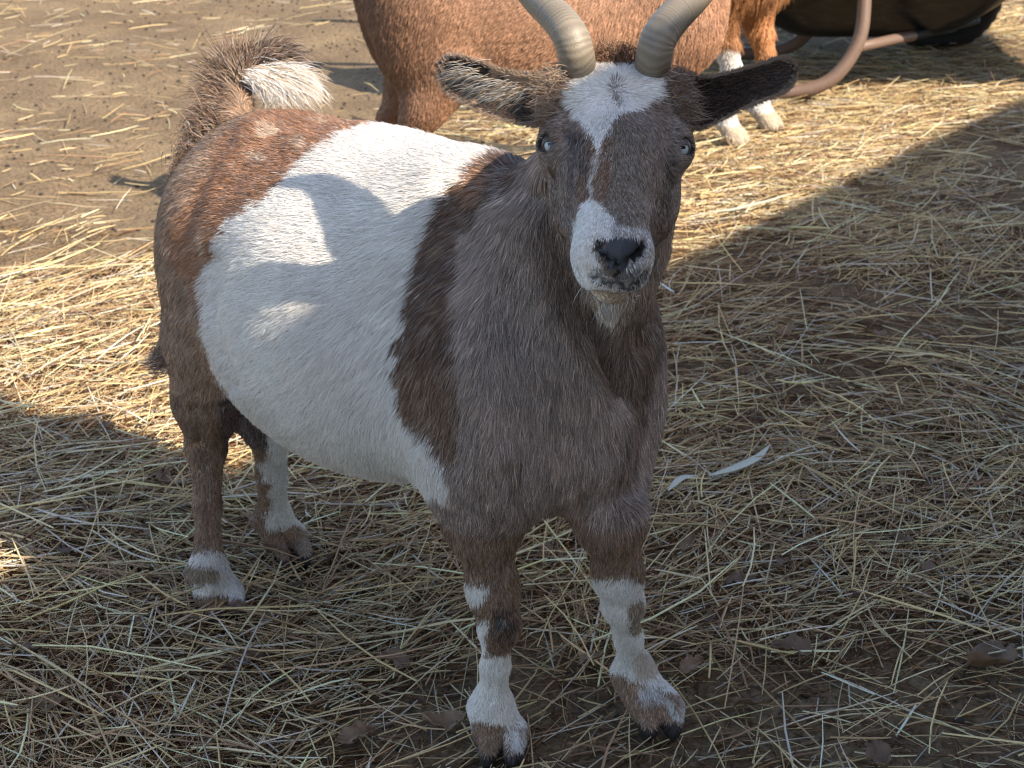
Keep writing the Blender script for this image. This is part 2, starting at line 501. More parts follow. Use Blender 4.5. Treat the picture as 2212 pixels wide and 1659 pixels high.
def build_main(vox):
    B = Body((-.74, -.28, -.01), (.33, .25, .86), vox)
    # trunk
    B.ell((-.305, -.010, .410), (.240, .167, .160), k=.06)
    B.ell((-.31, 0.01, .495), (.27, .135, .120), k=.06)
    B.ell((-.50, .005, .47), (.115, .115, .125), k=.06)
    B.ell((-.14, 0, .50), (.13, .085, .122), k=.06)
    B.ell((-.07, 0, .42), (.100, .100, .120), k=.05)
    B.ell((-.035, 0, .355), (.068, .068, .058), k=.05)
    # thighs and hind legs
    for sg in (-1, 1):
        B.ell((-.500, sg * .070, .41), (.082, .058, .130), k=.05)
    # right hind (towards the camera)
    hk = lp(447, 965, .205); fe = lp(450, 1225, .062); to = lp(474, 1300, .014)
    B.chain([np.array([-.515, -.080, .34]), np.array([-.525, -.090, .275]), hk], [.060, .036, .022], k=.03)
    B.ell(hk + np.array([-.012, 0, .004]), (.018, .016, .024), k=.015)
    B.chain([hk, (hk + fe) / 2, fe], [.020, .0145, .017], k=.012)
    foot(B, fe, to, np.array([.35, .937, 0]))
    hk = lp(583, 940, .205); fe = lp(590, 1110, .062); to = lp(618, 1180, .014)
    B.chain([np.array([-.52, .080, .34]), np.array([-.53, .085, .28]), hk], [.060, .036, .022], k=.03)
    B.ell(hk + np.array([-.012, 0, .004]), (.018, .016, .024), k=.015)
    B.chain([hk, (hk + fe) / 2, fe], [.021, .0175, .019], k=.012)
    foot(B, fe, to, np.array([.35, .937, 0]))
    # udder
    B.ell(toL(W(488, 830, 1.86)), (.038, .034, .040), k=.03)
    B.chain([toL(W(515, 868, 1.85)), toL(W(537, 908, 1.83)), toL(W(545, 946, 1.83))], [.024, .014, .0085], k=.012)
    # front legs
    r_kn, r_fe, r_to = lp(1076, 1345, .168), lp(1063, 1522, .055), lp(1080, 1600, .014)
    front_leg(B, -1, lp(1044, 1130, .285), r_kn, (r_kn + r_fe) / 2 + np.array([0, 0, -.002]), r_fe, r_to, np.array([.72, .69, 0]))
    l_kn, l_fe, l_to = lp(1343, 1300, .168), lp(1370, 1448, .055), lp(1418, 1548, .014)
    front_leg(B, 1, lp(1318, 1120, .285), l_kn, (l_kn + l_fe) / 2, l_fe, l_to, np.array([.60, .80, 0]))
    # neck
    B.chain([np.array([-.075, 0, .47]), toL(W(1262, 500, 1.43)), hL(.02, -.004, -.072)], [.096, .064, .048], k=.05)
    # head
    B.ell(hL(.024, 0, -.046), np.array([.064, .054, .054]) * HS, R=RH, k=.02)
    B.ell(hL(.075, 0, -.040), np.array([.058, .047, .036]) * HS, R=RH, k=.02)
    for sg in (-1, 1):
        B.ell(hL(.060, sg * .052 + .002, -.038), np.array([.027, .0195, .0185]) * HS, R=RH, k=.014)
        B.ell(hL(.074, sg * .024 + .004, -.085), np.array([.052, .036, .042]) * HS, R=RH, k=.02)
        B.cone(hL(.047, sg * .060 + .002, -.027), hL(.066, sg * .055 + .002, -.0215), .007 * HS, .005 * HS, k=.006)   # brow
        B.cone(hL(.010, sg * .048, -.044), hL(.004, sg * .060, -.044), .020 * HS, .010 * HS, k=.015)         # ear root
        B.ell(hL(.014, sg * .035, -.020), np.array([.026, .023, .021]) * HS, R=RH, k=.012)
        B.cone(hL(.0, sg * .032, -.03), hL(-.012, sg * .034, -.012), .022 * HS, .016 * HS, k=.012)     # horn root
    B.cone(hL(.085, 0, -.036), hL(.185, 0, -.034), .040 * HS, .027 * HS, k=.02)
    B.cone(hL(.09, 0, -.085), hL(.185, 0, -.070), .040 * HS, .022 * HS, k=.02)
    B.ell(hL(.203, 0, -.038), np.array([.026, .0315, .026]) * HS, R=RH, k=.012)
    B.ell(hL(.190, 0, -.045), np.array([.032, .033, .028]) * HS, R=RH, k=.012)
    for sg in (-1, 1):
        B.ell(hL(.207, sg * .014, -.052), np.array([.018, .016, .013]) * HS, R=RH, k=.006)  # upper lip halves
    B.ell(hL(.194, 0, -.076), np.array([.022, .017, .015]) * HS, R=RH, k=.006)              # chin
    B.ell(hL(.184, 0, -.090), np.array([.018, .010, .014]) * HS, R=RH, k=.01)
    # mouth line, nostrils, sockets
    for sg in (-1, 1):
        B.chain([hL(.229, 0, -.064), hL(.216, sg * .020, -.066), hL(.185, sg * .034, -.063)], [.0028, .0028, .002], k=.004, sub=True)
        B.chain([hL(.231, sg * .008, -.038), hL(.226, sg * .016, -.028), hL(.214, sg * .021, -.021)], [.0035, .004, .003], k=.004, sub=True)
    B.cone(hL(.236, 0, -.040), hL(.233, 0, -.058), .0025 * HS, .002 * HS, k=.003, sub=True)
    for e in EYES: B.ell(toL(e), (EYE_R + .0002,) * 3, k=.004, sub=True)
    # tail core
    tl = [toL(W(*q)) for q in ((505, 250, 1.79), (512, 215, 1.80), (516, 180, 1.81), (540, 152, 1.81), (575, 142, 1.80))]
    B.chain(tl, [.018, .011, .009, .007, .004], k=.015)
    return B

def ear_mesh(side):
    """leaf shaped cupped ear, two skins; side -1 left in the picture"""
    if side < 0:
        top = [(1215, 150), (1150, 163), (1080, 152), (1020, 132), (975, 124), (950, 140)]
        bot = [(1185, 262), (1150, 268), (1075, 252), (1010, 222), (968, 193), (950, 150)]
        zz = [1.272, 1.276, 1.280, 1.288, 1.298, 1.302]
    else:
        top = [(1455, 152), (1520, 170), (1590, 155), (1645, 140), (1690, 128), (1716, 148)]
        bot = [(1485, 272), (1515, 274), (1590, 238), (1650, 212), (1698, 190), (1716, 158)]
        zz = [1.305, 1.30, 1.29, 1.28, 1.275, 1.275]
    nu, nv = 26, 13
    T = spline([W(*p, z) for p, z in zip(top, zz)], nu); Bt = spline([W(*p, z) for p, z in zip(bot, zz)], nu)
    back = np.array([0, .94, -.34])        # away from the camera side
    V = []
    for lay in (0, 1):
        for i in range(nu):
            u = i / (nu - 1)
            for j in range(nv):
                v = j / (nv - 1)
                p = T[i] * (1 - v) + Bt[i] * v
                wd = np.linalg.norm(T[i] - Bt[i])
                cup = math.sin(math.pi * v) ** .8 * wd * .36 * (1 - .5 * u) * min(1, .25 + 2.6 * u)
                roll = (.0022 if lay else 0) * math.sin(math.pi * min(1, max(0, v))) ** .4
                V.append(p + back * (cup + roll + (.0004 if lay else 0)))
    V = np.array(V); Fq = []
    for lay in (0, 1):
        o = lay * nu * nv
        for i in range(nu - 1):
            for j in range(nv - 1):
                q = (o + i * nv + j, o + i * nv + j + 1, o + (i + 1) * nv + j + 1, o + (i + 1) * nv + j)
                Fq.append(q if (lay == 0) == (side > 0) else q[::-1])
    return V, np.array(Fq), nu * nv

# --- coat pattern -------------------------------------------------
BELT = [(870, 250), (960, 282), (1088, 330), (1045, 352), (1000, 390), (966, 425), (942, 470), (918, 550), (895, 640), (868, 740), (862, 830), (884, 895), (925, 950), (958, 1000), (978, 1060), (900, 1085), (800, 1085), (600, 1010), (470, 820), (430, 690), (436, 600), (460, 540), (500, 480), (560, 440), (620, 390), (660, 350), (710, 310), (780, 275)]
REDB = [(545, 252), (650, 215), (780, 235), (900, 262), (900, 290), (780, 300), (710, 330), (620, 410), (500, 500), (455, 560), (430, 650), (405, 600), (372, 560), (382, 470), (430, 420), (465, 350), (490, 290)]
BLAZE = [(1196, 160), (1205, 120), (1240, 108), (1290, 112), (1332, 150), (1370, 112), (1425, 108), (1446, 130), (1440, 170), (1425, 212), (1392, 228), (1352, 238), (1325, 262), (1306, 300), (1298, 330), (1288, 318), (1280, 285), (1255, 250), (1222, 232), (1200, 205)]
STRIPE = [(1288, 312), (1300, 312), (1296, 350), (1284, 390), (1282, 425), (1306, 440), (1322, 460), (1335, 485), (1325, 508), (1290, 515), (1280, 530), (1300, 580), (1330, 600), (1330, 700), (1250, 660), (1225, 560), (1232, 500), (1258, 440), (1272, 415), (1274, 380), (1282, 345)]
MUZR = [(1325, 478), (1372, 486), (1402, 500), (1420, 560), (1400, 640), (1350, 690), (1325, 690), (1325, 480)]
NOSE = [(1300, 514), (1330, 508), (1376, 511), (1390, 520), (1386, 544), (1366, 564), (1350, 586), (1334, 598), (1320, 588), (1308, 565), (1288, 542), (1288, 520)]
DARKS = [[(1225, 262), (1262, 285), (1272, 330), (1268, 380), (1245, 360), (1232, 330), (1225, 300)],
         [(1225, 330), (1240, 350), (1240, 420), (1225, 400)],
         [(1430, 325), (1452, 330), (1452, 400), (1440, 470), (1425, 460), (1432, 390)]]
DARKSIDE = [(1082, 335), (1165, 330), (1130, 390), (1060, 430), (1010, 500), (990, 600), (985, 700), (1000, 850), (985, 1010), (940, 1010), (800, 900), (800, 700), (900, 480), (960, 400)]
THROAT = [(1150, 380), (1215, 500), (1250, 620), (1330, 700), (1420, 600), (1445, 700), (1400, 830), (1330, 860), (1255, 760), (1190, 640), (1150, 500)]

def paint_main(P, N):
    """albedo at coat points"""
    Lc = toL(P); s, t, h = Lc[:, 0], Lc[:, 1], Lc[:, 2]
    px, py, z = proj(P)
    j1 = (vnoise(P, 70, 5) - .5); j2 = (vnoise(P, 70, 6) - .5); j3 = (vnoise(P, 25, 7) - .5)
    e = rng.normal(size=(2, len(P)))
    Hq = (P - hP) @ np.stack([hf, hx, hu], 1) / HS
    pxs = px + 2.5 * e[0] + 5 * j1; pys = py + 2.5 * e[1] + 5 * j2
    ja = np.where(head_mask(Hq[:, 0], Hq[:, 1], Hq[:, 2]), np.where(Hq[:, 0] > .14, .55, .8), 1.0)
    px = px + ja * (22 * j1 + 10 * j3 + 4 * e[0]); py = py + ja * (22 * j2 + 4 * e[1])
    camv = np.array([0, 0, CAM_H]) - P; camv /= np.linalg.norm(camv, axis=1)[:, None]
    vis = (np.sum(camv * N, 1) > -.15)
    Hd = (P - hP) @ np.stack([hf, hx, hu], 1) / HS; ha, hb, hc = Hd[:, 0], Hd[:, 1], Hd[:, 2]
    head = head_mask(ha, hb, hc)
    n1 = vnoise(P, 18, 11); n2 = vnoise(P, 45, 12)
    C = np.tile(GREYB, (len(P), 1))
    def put(mask, col, a=1.0):
        C[mask] = C[mask] * (1 - a) + col * a
    tint = (.93 + .14 * n1)[:, None]
    C = C * tint * 1.25
    nearside = (t < .02)
    body = ~head
    # hindquarters: greyish brown
    rump = body & (s < -.28) & (h > .3)
    put(rump, MIDB * 1.25 + .03)
    put(rump & (n2 > .6), MIDB * .9, .5)
    put(rump & vis & in_poly(px, py, REDB), RED)
    put(rump & ~vis & (s > -.5) & (s < -.35) & (h > .45), RED)
    for cx, cy, rx, ry in ((590, 283, 26, 14), (563, 338, 17, 13), (700, 262, 16, 8), (652, 312, 16, 10), (434, 520, 10, 34), (760, 255, 16, 7)):
        put(rump & vis & (((px - cx) / rx) ** 2 + ((py - cy) / ry) ** 2 < 1), TAN * 1.3 + .08, .75)
    put(body & vis & (s < -.42) & (((px - 470) / 26) ** 2 + ((py - 590) / 90) ** 2 < 1) & (n2 > .45), DARKB, .6)  # shade of the crease ahead of the thigh, painted as mottled dark
    # dark shoulder side
    ds = body & vis & (s > -.33) & (h > .2) & in_poly(px, py, DARKSIDE)
    put(ds, DARKB * .95)
    put(ds & (py > 780), MIDB * .8, .7)
    put(body & vis & (s > -.3) & (s < .0) & (((px - 1030) / 40) ** 2 + ((py - 385) / 50) ** 2 < 1) & (h > .4), RED, .6)
    put(body & vis & (s > -.35) & (((px - 960) / 14) ** 2 + ((py - 528) / 16) ** 2 < 1), TAN, .5)
    # chest
    ch = body & (s > -.16) & (h > .24) & ~ds

    put(ch & vis & in_poly(px + 30 * (n2 - .5), py + 60 * (n2 - .5), THROAT), DARKB * .8, .62)
    put(ch & (abs(px - 1390 + (py - 700) * .12) < 22) & (py > 700), DARKB, .5)  # dark line painted down the chest crease, standing in for its shade
    put(ch & (h < .34) & (t < .0) & (s > -.03), DARKB * 1.2, .3)
    # white belt
    belt = (vis & in_poly(px, py, BELT) & (s < -.05) & (h > .17) & ((h > .235) | (s < -.22))) | (~vis & (s < np.where(t > 0, -.25, -.16) + .05 * n1) & (s > -.40 + .06 * n1) & (h > .16))
    belt &= body & ~((s > -.17) & (h < .285)) & ~(vis & (py > 1066))
    put(belt, WHITE * (0.93 + .1 * n1[:, None])[belt])
    # legs
    leg = (h < .30) & ~belt & ~((s < -.3) & (px > 490) & (px < 570) & (py < 955))
    put(leg, MIDB * .95)
    put(leg & (n2 > .6), DARKB * 1.2, .6)
    fr = leg & (s > -.2) & (px < 1200); fl = leg & (s > -.2) & (px >= 1200)
    rr = leg & (s <= -.2) & (t < 0) & (px < 535); rl = leg & (s <= -.2) & ~rr
    put(fr & (((px - 1090) / 30) ** 2 + ((py - 1345) / 45) ** 2 < 1), DARKB * .75)
    put(fr & (((px - 1088) / 15) ** 2 + ((py - 1342) / 20) ** 2 < 1), np.array([.07, .065, .06]))
    put(fr & (py > 1412 + .5 * abs(px - 1080) * 0 - 70 * (px < 1052)) & (py < 1560), WHITE * .95)
    put(fr & (px < 1045) & (py > 1255) & (py < 1300), WHITE * .9)
    toeF = fr & (py >= 1560)
    put(toeF, MIDB * 1.0); put(toeF & (abs(px - 1100 - (py - 1560) * .25) < 13) & (py < 1625), WHITE * .8); put(toeF & (px > 1124) & (px < 1134) & (py < 1610), WHITE * .7)
    put(fl & (py > 1243) & (py < 1452 + .35 * (px - 1340)), WHITE * .92)
    put(fl & (((px - 1374) / 16) ** 2 + ((py - 1325) / 38) ** 2 < 1), TAN * .8)
    put(fl & (((px - 1395) / 26) ** 2 + ((py - 1435) / 26) ** 2 < 1), TAN * 1.1, .6)
    toeL = fl & (py >= 1452 + .35 * (px - 1340))
    put(toeL, MIDB * 1.1); put(toeL & (abs(px - 1437 - (py - 1510) * .75) < 11) & (py > 1470) & (py < 1560), WHITE * .75); put(toeL & (px > 1470) & (py < 1545), WHITE * .7); put(toeL & (abs(px - 1405) < 22) & (abs(py - 1495) < 16), WHITE * .55)
    put(rr & (py > 900) & (abs(px - 470 + (py - 950) * .1) < 12) & (py < 1150), RED * .6, .6)
    put(rr & (py > 1196) & (py < 1218), WHITE * .8); put(rr & (px > 470) & (py > 1196) & (py < 1262), WHITE * .65)
    put(rr & (py > 1262) & (py < 1284), WHITE * .85); put(rr & (py >= 1284), MIDB * .9)
    put(rr & (py >= 1218) & (py <= 1262) & (px < 470), TAN * .6)
    put(rl & (py > 985) & (px > 590 - .1 * (py - 1000)), WHITE * .85); put(rl & (py > 990) & (py < 1040) & (px > 560), WHITE * .8)
    put(rl & (py > 1135), MIDB); put(rl & (py > 1135) & (px > 645), TAN)
    put(leg & (h < .021), np.array([.055, .046, .040]))
    # udder
    put(body & (s < -.3) & (s > -.62) & (h < .40) & (h > .20) & (px > 476) & (px < 575) & (py > 780) & (t > -.11), np.array([.11, .068, .055]))
    # head
    put(head, GREYB * .55 + MIDB * .25)
    put(head & (n2 > .6), GREYB * .9, .35)
    put(head & (abs(hb) < .028) & (ha > .08), TAN * .55 + .01, .8)
    put(head & (ha > .095) & (ha < .165) & (hb > -.030) & (hb < -.004), np.array([.20, .105, .055]), .75)
    put(head & (hc < -.09) & (ha < .16), MIDB * .8)
    face = head & vis
    for D in DARKS: put(face & in_poly(px, py, D), BLACK * 3, .55)
    put(face & in_poly(px, py, BLAZE) & (ha < .13), WHITE * .97)
    put(face & (abs(px - 1331) < 4) & (py > 168) & (py < 222), DARKB, .8)
    put(face & in_poly(px, py, STRIPE) & (py < 425), WHITE * .9, .5)
    put(face & in_poly(px, py, STRIPE) & (py >= 425), WHITE * .92)
    put(face & in_poly(px, py, MUZR), np.array([.50, .46, .43]), .85)
    put(head & (ha > .14) & (hc < -.066), TAN * 1.2 + .06)
    put(face & in_poly(pxs, pys, [(1290, 575), (1330, 600), (1375, 572), (1392, 590), (1345, 612), (1310, 606), (1285, 596)]) & (ha > .15), np.array([.07, .065, .07]), .7)
    put(face & in_poly(pxs, pys, [(1272, 592), (1300, 606), (1345, 613), (1378, 600), (1400, 578), (1404, 590), (1380, 616), (1345, 626), (1330, 620), (1298, 612)]) & (ha > .14), BLACK * 1.5, .9)
    put(face & in_poly(pxs, pys, NOSE) & (ha > .17), np.array([.085, .088, .100]))
    put(face & in_poly(pxs, pys, NOSE) & (ha > .17) & (n2 > .5), np.array([.055, .055, .065]), .7)
    for NS in ([(1286, 514), (1298, 520), (1302, 540), (1318, 560), (1310, 566), (1290, 545), (1284, 530)], [(1392, 512), (1396, 528), (1388, 548), (1366, 562), (1350, 574), (1348, 566), (1372, 548), (1380, 526)], [(1327, 560), (1333, 560), (1334, 598), (1328, 598)]):
        put(face & in_poly(pxs, pys, NS) & (ha > .17), BLACK * .4)
    put(face & (((pxs - 1304) / 5) ** 2 + ((pys - 526) / 12) ** 2 < 1) & (ha > .17), np.array([.30, .17, .15]))
    for e_ in EYES:
        d = np.linalg.norm(P - e_, axis=1)
        put(head & (d < EYE_R + .0016), BLACK * 3)
    put(head & (ha < .004) & (hc < 0), DARKB * 1.3)
    # tail
    tq = (h > .585) & (s < -.5)
    put(tq, MIDB * 1.1)
    C = C * (1 + .12 * (n2 - .5))[:, None]
    return np.clip(C, .004, .85)

ANCH = []      # position (goat frame), comb (goat frame), fur length
def anc(p, d, L, wgt=1.0, r=.09): ANCH.append((np.asarray(p, float), np.asarray(d, float) / np.linalg.norm(d), L, wgt, r))
for sg in (-1, 1):
    anc((-.50, sg * .06, .58), (-1, .0, -.25), .022); anc((-.35, sg * .08, .58), (-1, sg * .25, -.1), .020)
    anc((-.2, sg * .06, .6), (-1, sg * .3, -.1), .022); anc((-.30, sg * .17, .42), (-.75, sg * .1, -.65), .022)
    anc((-.42, sg * .16, .40), (-.8, sg * .1, -.5), .020); anc((-.2, sg * .16, .34), (-.55, 0, -.85), .026)
    anc((-.35, sg * .12, .26), (-.35, -sg * .3, -.8), .026); anc((-.15, sg * .11, .27), (-.25, -sg * .3, -.9), .028)
    anc((-.55, sg * .11, .45), (-.35, 0, -1), .024); anc((-.60, sg * .05, .48), (-.2, 0, -1), .030); anc((-.58, sg * .09, .33), (-.3, 0, -1), .034)
    anc((-.08, sg * .12, .42), (-.30, 0, -1), .034); anc((-.0, sg * .06, .42), (.0, sg * .15, -1), .038); anc((-.12, sg * .09, .55), (-.75, sg * .3, -.6), .034)
    anc((.03, 0, .5), (.1, 0, -1), .040); anc((.0, sg * .05, .32), (.05, 0, -1), .036)
    for hh in (.27, .2, .12, .07):
        L = .009 if hh > .15 else .0065
        anc((-.03, sg * .08, hh), (-.05, 0, -1), L); anc((-.55, sg * .08, hh), (-.1, 0, -1), L)
    anc((0, sg * .08, .03), (.5, 0, -.8), .012, 1, .04); anc((-.5, sg * .08, .03), (.4, 0, -.8), .012, 1, .04)
anc((-.30, 0, .21), (-.6, 0, -.2), .024)
for sg in (-1, 1):
    anc((-.02, sg * .08, .56), (-.15, 0, -1), .030); anc((.03, sg * .06, .62), (-.1, 0, -1), .026); anc((.04, sg * .05, .52), (0, 0, -1), .034); anc((-.05, sg * .12, .48), (-.25, 0, -1), .034)
AP = np.array([a[0] for a in ANCH]); AD = np.array([a[1] for a in ANCH]); AL = np.array([a[2] for a in ANCH]); AW = np.array([a[3] for a in ANCH]); AR = np.array([a[4] for a in ANCH])

def comb_main(P):
    Lc = toL(P)
    d2 = ((Lc[:, None, :] - AP[None]) ** 2).sum(2)
    wg = AW * np.exp(-d2 / (2 * AR ** 2)) + 1e-9 * AW / (d2 + 1e-3)
    wg /= wg.sum(1)[:, None]
    g = (wg @ AD) @ RL.T; L = wg @ AL
    Hd = (P - hP) @ np.stack([hf, hx, hu], 1) / HS; ha, hb, hc = Hd[:, 0], Hd[:, 1], Hd[:, 2]
    head = head_mask(ha, hb, hc)
    # away from the whorl in the middle of the forehead
    gx = hb * 1.6; ga = (ha - .035) * 1.2
    ga = np.where(ha > .10, -.02 * 0 + .05, ga)
    gh = gx[:, None] * hx + ga[:, None] * hf - np.clip(-hc - .05, 0, 1)[:, None] * .6 * hu
    bk = head & (ha > .10)
    gh[bk] = (hb[bk] * .9)[:, None] * hx + (.035) * hf + (-.01) * hu
    eb_ = np.abs(hb) > .058
    gh[eb_] = np.sign(hb[eb_])[:, None] * hx
    gh /= np.maximum(np.linalg.norm(gh, axis=1), 1e-6)[:, None]
    Lh = np.where(ha < .04, .014, np.where(ha < .14, .0075, .0048))
    Lh = np.where((hc < -.075) & (ha < .12), .013, Lh)
    for sx_ in (-1, 1):
        Lh = np.where((np.abs(hb - sx_ * .034) < .022) & (ha < .012), .008, Lh)
    Lh = np.where(np.abs(hb) > .056, .005, Lh)
    m = smooth01(head.astype(float), 0, 1)
    g = np.where(head[:, None], gh, g); L = np.where(head, Lh, L)
    tq = (Lc[:, 2] > .625) & (Lc[:, 0] < -.52)
    L = np.where(tq, .016, L)
    return g, L

VOX = .0035
Bm = build_main(VOX); Vl, Qm = Bm.mesh(); Vm = toW(Vl); Nm = vert_normals(Vm, Qm)
if np.mean(np.sum(Nm * (Vm - Vm.mean(0)), 1)) < 0: Qm = Qm[:, ::-1]; Nm = -Nm
STROKES = [
    ([(1395, 690), (1402, 850), (1388, 980), (1362, 1060)], 14, -.010), ([(1250, 760), (1290, 860), (1300, 980)], 30, .005),
    ([(1168, 420), (1192, 520), (1235, 640), (1290, 740), (1335, 850)], 20, -.011), ([(1430, 560), (1420, 660), (1390, 740)], 16, -.008),
    ([(1085, 460), (1045, 620), (1045, 800), (1075, 960)], 32, .009), ([(985, 430), (915, 560), (880, 720), (900, 860), (965, 985)], 26, -.007),
    ([(1110, 1000), (1125, 1090)], 14, -.008), ([(1265, 1060), (1262, 1110)], 12, -.006),
    ([(462, 560), (448, 650), (462, 740), (498, 830)], 15, -.010), ([(560, 262), (505, 340), (462, 440), (440, 520)], 22, .005), ([(500, 300), (440, 400), (405, 520)], 20, -.004),
    ([(390, 700), (400, 800), (430, 900)], 18, .004), ([(425, 880), (430, 950)], 9, -.004),
    ([(650, 300), (800, 320), (930, 370)], 34, .004), ([(560, 520), (600, 640), (700, 760)], 60, .006), ([(700, 460), (760, 620), (800, 800)], 40, -.003),
    ([(1090, 1345), (1089, 1348)], 13, .0035), ([(1112, 1260), (1100, 1400)], 7, -.002), ([(1065, 1440), (1062, 1510)], 5, -.002),
    ([(1350, 1290), (1352, 1296)], 13, .002), ([(1362, 1350), (1372, 1430)], 5, -.002), ([(445, 1000), (450, 1180)], 5, -.002),
    ([(1108, 1570), (1112, 1625)], 5, -.005), ([(1425, 1490), (1455, 1560)], 6, -.005), ([(462, 1290), (466, 1325)], 5, -.004), ([(622, 1170), (628, 1205)], 5, -.004),
    ([(1222, 290), (1243, 350), (1262, 430)], 11, -.0035), ([(1440, 290), (1436, 350), (1412, 430)], 11, -.0035),
    ([(1290, 300), (1298, 470)], 9, .0016), ([(1372, 300), (1362, 470)], 9, .0016), ([(1262, 470), (1258, 560)], 10, .0015),
    ([(1276, 592), (1300, 606), (1345, 616), (1380, 606), (1402, 584)], 4, -.0035),
    ([(1288, 516), (1301, 528), (1306, 548), (1318, 560)], 4, -.0045), ([(1391, 514), (1386, 540), (1368, 556), (1350, 568)], 4, -.0045), ([(1331, 566), (1331, 600)], 3, -.003),
    ([(1290, 250), (1330, 300), (1330, 380)], 16, .0015), ([(1210, 250), (1200, 275)], 9, .003), ([(1452, 250), (1462, 275)], 9, .003),
]
Vm = sculpt(Vm, Nm, STROKES); Nm = vert_normals(Vm, Qm); Vl = toL(Vm)
cm = paint_main(Vm, Nm)
Vall, Qall, Call = [Vm], [Qm], [cm * .62]
EARS = []
off = len(Vm)
for sd_ in (-1, 1):
    Ve, Qe, half = ear_mesh(sd_)
    col = np.tile(MIDB * 1.3, (len(Ve), 1)); col[:half] = BLACK * 1.6
    Vall.append(Ve); Qall.append(Qe + off); Call.append(col); off += len(Ve)
    EARS.append((Ve, Qe, half, sd_))
goat = bpy.data.objects.new("goat", None); COL.objects.link(goat)
goat.location = tuple(F0)
tag(goat, "brown goat with broad white belt, standing in front and facing the camera", "goat")
FM = Matrix.Translation(-Vector(F0))
def child(o, parent=goat, off=None):
    o.parent = parent; o.matrix_parent_inverse = parent.matrix_basis.inverted() if off is None else off
    return o
child(mesh_np("body", np.concatenate(Vall), np.concatenate(Qall), SKIN, cols=np.concatenate(Call)))

LID, _, lb_ = new_mat('eyelid skin'); lb_.inputs['Base Color'].default_value = (.06, .043, .036, 1); lb_.inputs['Roughness'].default_value = .45
# eyes: pale blue with a flat dark pupil, parts of the goat
em, et, eb = new_mat("goat eye")
tc = et.nodes.new('ShaderNodeTexCoord'); mp = et.nodes.new('ShaderNodeMapping')
et.links.new(tc.outputs['Object'], mp.inputs[0]); mp.inputs['Scale'].default_value = (1, 1, 1)
sx = et.nodes.new('ShaderNodeSeparateXYZ'); et.links.new(mp.outputs[0], sx.inputs[0])
def mth(op, a, b=None, tree=et):
    n = tree.nodes.new('ShaderNodeMath'); n.operation = op
    for i, v in enumerate((a, b)):
        if v is None: continue
        if isinstance(v, (int, float)): n.inputs[i].default_value = v
        else: tree.links.new(v, n.inputs[i])
    return n.outputs[0]
ax_ = mth('POWER', mth('DIVIDE', mth('ABSOLUTE', sx.outputs['X']), .0040), 4)
az_ = mth('POWER', mth('DIVIDE', mth('ABSOLUTE', mth('SUBTRACT', sx.outputs['Z'], .0004)), .0015), 4)
pup = mth('LESS_THAN', mth('ADD', ax_, az_), 1.0)
ir = mth('SQRT', mth('ADD', mth('POWER', mth('ABSOLUTE', sx.outputs['X']), 2), mth('POWER', mth('ABSOLUTE', sx.outputs['Z']), 2)))
rim = mth('GREATER_THAN', ir, .0070)
mx = et.nodes.new('ShaderNodeMix'); mx.data_type = 'RGBA'; mx.inputs[6].default_value = (.40, .44, .44, 1); mx.inputs[7].default_value = (.01, .01, .015, 1)
et.links.new(pup, mx.inputs[0])
mx2 = et.nodes.new('ShaderNodeMix'); mx2.data_type = 'RGBA'; et.links.new(rim, mx2.inputs[0]); et.links.new(mx.outputs[2], mx2.inputs[6]); mx2.inputs[7].default_value = (.03, .022, .02, 1)
et.links.new(mx2.outputs[2], eb.inputs['Base Color']); eb.inputs['Roughness'].default_value = .08
eb.inputs['Coat Weight'].default_value = .6
def uv_sphere(r, n=32):
    V, Fq = [], []
    for i in range(n // 2 + 1):
        a = math.pi * i / (n // 2)
        for j in range(n):
            b = 2 * math.pi * j / n
            V.append((r * math.sin(a) * math.cos(b), r * math.cos(a), r * math.sin(a) * math.sin(b)))
    for i in range(n // 2):
        for j in range(n):
            Fq.append((i * n + j, i * n + (j + 1) % n, (i + 1) * n + (j + 1) % n, (i + 1) * n + j))
    return np.array(V), np.array(Fq)
for k, e_ in enumerate(EYES):
    V, Fq = uv_sphere(EYE_R)
    o = mesh_np("eye", V, Fq, em); o.location = tuple(e_)
    look = Vector((-.08 if k == 0 else .04, -.94, .28))
    # local -Y looks out of the head, X stays level
    yv = -look.normalized(); xv = Vector((1, 0, 0)) - yv * yv.x; xv.normalize(); zv = xv.cross(yv)
    R = Matrix((xv, yv, zv)).transposed()
    o.rotation_euler = R.to_euler()
    child(o)
    # lids: a thin dark shell round the eye with an almond opening
    Vl_, Fl_ = uv_sphere(EYE_R + .0008, 64)
    Vl_ = Vl_[:, [0, 1, 2]]; cf = Vl_[Fl_].mean(1)
    opening = (cf[:, 1] < 0) & ((cf[:, 0] / .0080) ** 2 + (np.abs(cf[:, 2] + .0012) / .0054) ** 2 < 1) & (cf[:, 2] < .0030 + .12 * cf[:, 0] * (1 if k == 0 else -1))
    o2 = mesh_np("eyelid", Vl_, Fl_[~opening], LID); o2.location = tuple(e_); o2.rotation_euler = R.to_euler()
    so = o2.modifiers.new("thickness", 'SOLIDIFY'); so.thickness = .0008
    child(o2)

